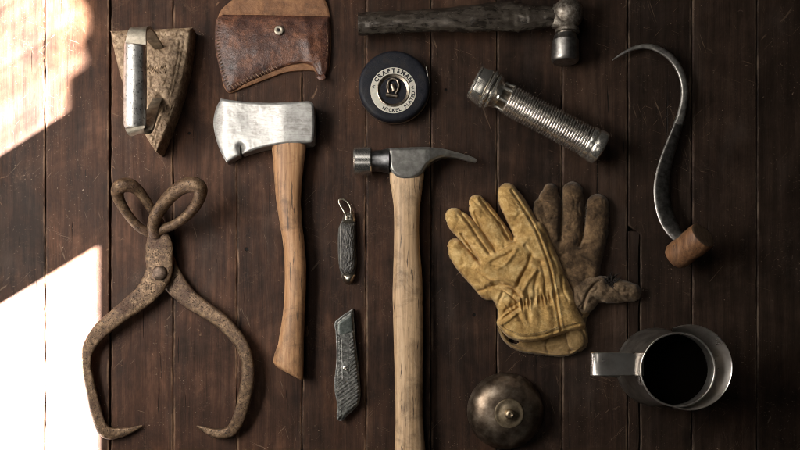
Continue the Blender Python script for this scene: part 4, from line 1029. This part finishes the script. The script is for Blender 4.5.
# ------------------------------------------------------------------ bell
def bell():
    t = thing('bell', 'round tarnished bronze bell dome with small centre button, right of the hammer handle', 'bell', (505, 411))
    c = P(504.8, 410.6, 0); R = 38.4*S*.992
    prof = [(.004, R*.90), (.0035, R*.97), (.0045, R*.998), (.0062, R), (.0075, R*.985)]
    for a in np.linspace(14, 84, 26):
        a = math.radians(a); prof.append((.004+.026*math.sin(a)**.9, R*.975*math.cos(a)**.82))
    prof += [(.0302, .0005)]
    fl = lambda q, th: 1+.0025*mn.noise(Vector((q*120, math.cos(th)*4, math.sin(th)*4)))
    dome = lathe(prof, c, (0, 0, 1), 96, fn=fl).obj('dome', M['bell'], t, 50)
    cc = P(508.3, 412.4, 0)
    cc = Vector((c.x+.0012, c.y-.0006, .0262)); r = 15.2*S*.97
    cap = lathe([(0, r), (.0022, r*1.0), (.0034, r*.96), (.0038, r*.88), (.0034, r*.80), (.0042, r*.55), (.0052, r*.40), (.0054, .0005)], cc, (0, 0, 1), 64).obj('cap', M['bell_cap'], t, 40)
    k = 5.0*S*.96
    lathe([(.0045, k*1.05), (.0075, k*1.0), (.0098, k*.93), (.011, k*.7), (.0114, k*.45), (.0108, k*.3), (.0108, .0002)], cc+Vector((.0004, -.0003, 0)), (0, 0, 1), 32).obj('button', M['bell_cap'], cap, 40)
    for a, q in ((-.3, .20), (-1.0, .25)):
        tube([cc+Vector((math.cos(a)*k*q*3.2, math.sin(a)*k*q*3.2, .0098)), cc+Vector((math.cos(a)*k*q*3.2, math.sin(a)*k*q*3.2, .0115))], .0006, 8).obj('pin_hole', M['black'], cap)
bell()

# ------------------------------------------------------------------ jug and coffee
def jug():
    t = thing('tin_jug', 'small tin measuring jug with flat strap handle and crescent pouring lip, holding black coffee', 'jug', (655, 367))
    H = .078; c = P(655, 367, 0); rb, rt = 39.2*S, 36.6*S*(D-H)/D
    prof = [(.0, rb*.97), (.0008, rb*1.0), (.0026, rb*1.0), (.0036, rb*.985)]
    for z in np.linspace(.006, H-.004, 10): prof.append((z, rb*.98+(rt*.985-rb*.98)*(z/H)))
    prof += [(H-.003, rt*1.0), (H-.0012, rt*1.02), (H, rt*1.01), (H-.0002, rt*.985), (H-.002, rt*.965)]
    for z in np.linspace(H-.008, .004, 8): prof.append((z, (rb*.98+(rt*.985-rb*.98)*(z/H))-.0010))
    prof.append((.0035, .0005))
    lathe(prof, c, (0, 0, 1), 96, fn=lambda q, th: 1+.0015*mn.noise(Vector((q*60, math.cos(th)*3, math.sin(th)*3)))).obj('body', M['tin'], t, 45)
    ring = [c+Vector((math.cos(a)*rt*1.005, math.sin(a)*rt*1.005, H)) for a in np.linspace(0, 2*math.pi, 97)]
    tube(ring, .0011, 10, False).obj('rim', M['tin_bright'], t, 80)
    # crescent lip: sheet from the wall out to a wider arc
    n = 60; vs = []; fs = []
    cs = P(690.0, 367.6, H+.002); Rs = 41.4*S*(D-H-.002)/D
    A0 = math.radians(112)
    for i in range(n+1):
        a = -A0+2*A0*i/n
        # wall point on the cylinder at the same bearing range
        b = a*.86
        wz = H-.004-.024*math.cos(b*.8)**2
        rw = (rb*.98+(rt*.985-rb*.98)*(wz/H))
        w_ = Vector((c.x+math.cos(b)*rw, c.y+math.sin(b)*rw, wz))
        e = Vector((cs.x+math.cos(a)*Rs, cs.y+math.sin(a)*Rs, H+.001))
        m1 = w_.lerp(e, .5)+Vector((math.cos(a)*.0018, math.sin(a)*.0018, -.003*math.cos(b)))
        rr = [w_, m1, e, e+Vector((math.cos(a)*.0009, math.sin(a)*.0009, .0008)), e+Vector((math.cos(a)*.0018, math.sin(a)*.0018, -.0002)), m1+Vector((math.cos(a)*.001, math.sin(a)*.001, -.001)), w_+Vector((0, 0, -.0012))]
        vs += rr
    k = 7
    for i in range(n):
        for j in range(k-1): fs.append((i*k+j, (i+1)*k+j, (i+1)*k+j+1, i*k+j+1))
    MB().add(vs, [f[::-1] for f in fs]).obj('pouring_lip', M['tin_bright'], t, 50)
    # strap handle on the left
    path = [(643.5, 364.2, 71), (636, 364.2, 72.5), (622, 364.2, 74.5), (606, 364.2, 75), (596, 364.2, 73.5), (591, 364.2, 68), (592, 364.4, 58), (601, 365, 42), (613, 366, 30), (621, 366.6, 26)]
    pts = catmull([tuple(V(*p)) for p in path], 8); n = len(pts); vs = []; fs = []
    for i, p in enumerate(pts):
        T = Vector(pts[min(i+1, n-1)]-pts[max(i-1, 0)]).normalized(); Wd = Vector((0, 1, 0)); Nn = T.cross(Wd).normalized()
        hw = 11.6*S*.925
        for a, b in ((-1, -.2), (-.94, .6), (-.86, .25), (.86, .25), (.94, .6), (1, -.2), (.9, -.7), (-.9, -.7)): vs.append(Vector(p)+Wd*a*hw-Nn*b*.0011)
    for i in range(n-1):
        for k2 in range(8): fs.append((i*8+k2, i*8+(k2+1) % 8, (i+1)*8+(k2+1) % 8, (i+1)*8+k2))
    fs += [tuple(range(8))[::-1], tuple((n-1)*8+k2 for k2 in range(8))]
    h = MB().add(vs, [f[::-1] for f in fs]).obj('handle', M['tin_bright'], t, 35)
    # solder plate where the handle meets the wall
    mb = MB(); vs = []; fs = []
    for i in range(13):
        a = math.pi+math.radians(-25+50*i/12)
        for z in (H-.014, H-.0035):
            r = (rb*.98+(rt*.985-rb*.98)*(z/H))
            vs.append(Vector((c.x+math.cos(a)*(r+.0012), c.y+math.sin(a)*(r+.0012), z))); vs.append(Vector((c.x+math.cos(a)*(r-.0002), c.y+math.sin(a)*(r-.0002), z)))
    for i in range(12):
        b = i*4; fs += [(b, b+4, b+6, b+2), (b+2, b+6, b+7, b+3), (b, b+1, b+5, b+4)]
    MB().add(vs, fs).obj('solder_plate', M['tin_bright'], h, 50)
    zc = .060; rc = (rb*.98+(rt*.985-rb*.98)*(zc/H))-.0014
    cof = lathe([(.010, rc*.99), (zc-.0010, rc), (zc, rc), (zc-.0006, rc-.0012), (zc-.0006, .0005)], c, (0, 0, 1), 64).obj('coffee', M['coffee'], None, 40)
    tag(cof, 'black coffee filling the tin jug', 'coffee')
jug()

# ------------------------------------------------------------------ hay hook
def hay_hook():
    t = thing('hay_hook', 'steel hay hook with stubby orange wooden handle on the dark right side', 'hay hook', (670, 180))
    rows = [(612, 60.5, .5, 6, .6), (621, 54.5, 1.3, 7, 1.6), (633, 48.6, 2.0, 8, 2.6), (647, 46.3, 2.7, 9, 3.4), (660, 50.3, 3.4, 10, 4), (671.5, 58.6, 3.7, 10, 4.2), (680, 71, 3.8, 10, 4.2), (684, 84, 3.8, 10, 4.2), (684.4, 98, 3.9, 9.5, 4.2), (681.6, 113, 4.3, 9, 4.0)]
    rows2 = [(678.4, 123.6, 4.9, 9, 3.75), (677, 128, 5.2, 9, 3.8), (671.4, 144, 6.0, 8.5, 3.4), (666.2, 160, 6.8, 8.5, 3.2), (662.6, 176, 7.6, 9, 3.0), (661.4, 191, 8.0, 10, 3.0), (663.4, 207, 8.2, 12, 3.0), (668.5, 222, 8.0, 15, 3.0), (677, 235, 6.8, 19, 3.2), (688, 243.5, 5, 24, 3.4)]
    loft(rows+[(680.6, 117, 4.5, 9, 3.9), (678, 125, 5.0, 9, 3.8)], 8, 18, .8).obj('point', M['hook_bright'], t, 60)
    loft(rows2, 8, 18, .6).obj('shank', M['hook_steel'], t, 35)
    A = V(675.5, 257.5, 14.5); B = V(703.6, 235, 47); ax = B-A; L = ax.length; r = 14.8*S*.965
    prof = [(-.0035, r*.35), (-.003, r*.6), (-.0012, r*.84), (.002, r*.95), (L*.28, r*.99), (L*.40, r*.95), (L*.47, r*.94), (L*.56, r*1.0), (L*.85, r*1.02), (L*.95, r*1.0), (L*.985, r*.96)]
    def fn(q, th): return 1+.035*mn.noise(Vector((q*40, math.cos(th)*1.5, math.sin(th)*1.5)))+.015*mn.noise(Vector((q*180, math.cos(th)*4, math.sin(th)*4)))
    h = lathe(prof, A, ax, 48, fn=fn).obj('handle', M['hook_wood'], t, 60)
    lathe([(L*.975, r*.965), (L*.995, r*.91), (L*1.0, r*.8), (L*1.003, r*.4), (L*1.003, .0003)], A, ax, 40, fn=fn).obj('end_grain', M['handle_end'], h, 60)
hay_hook()
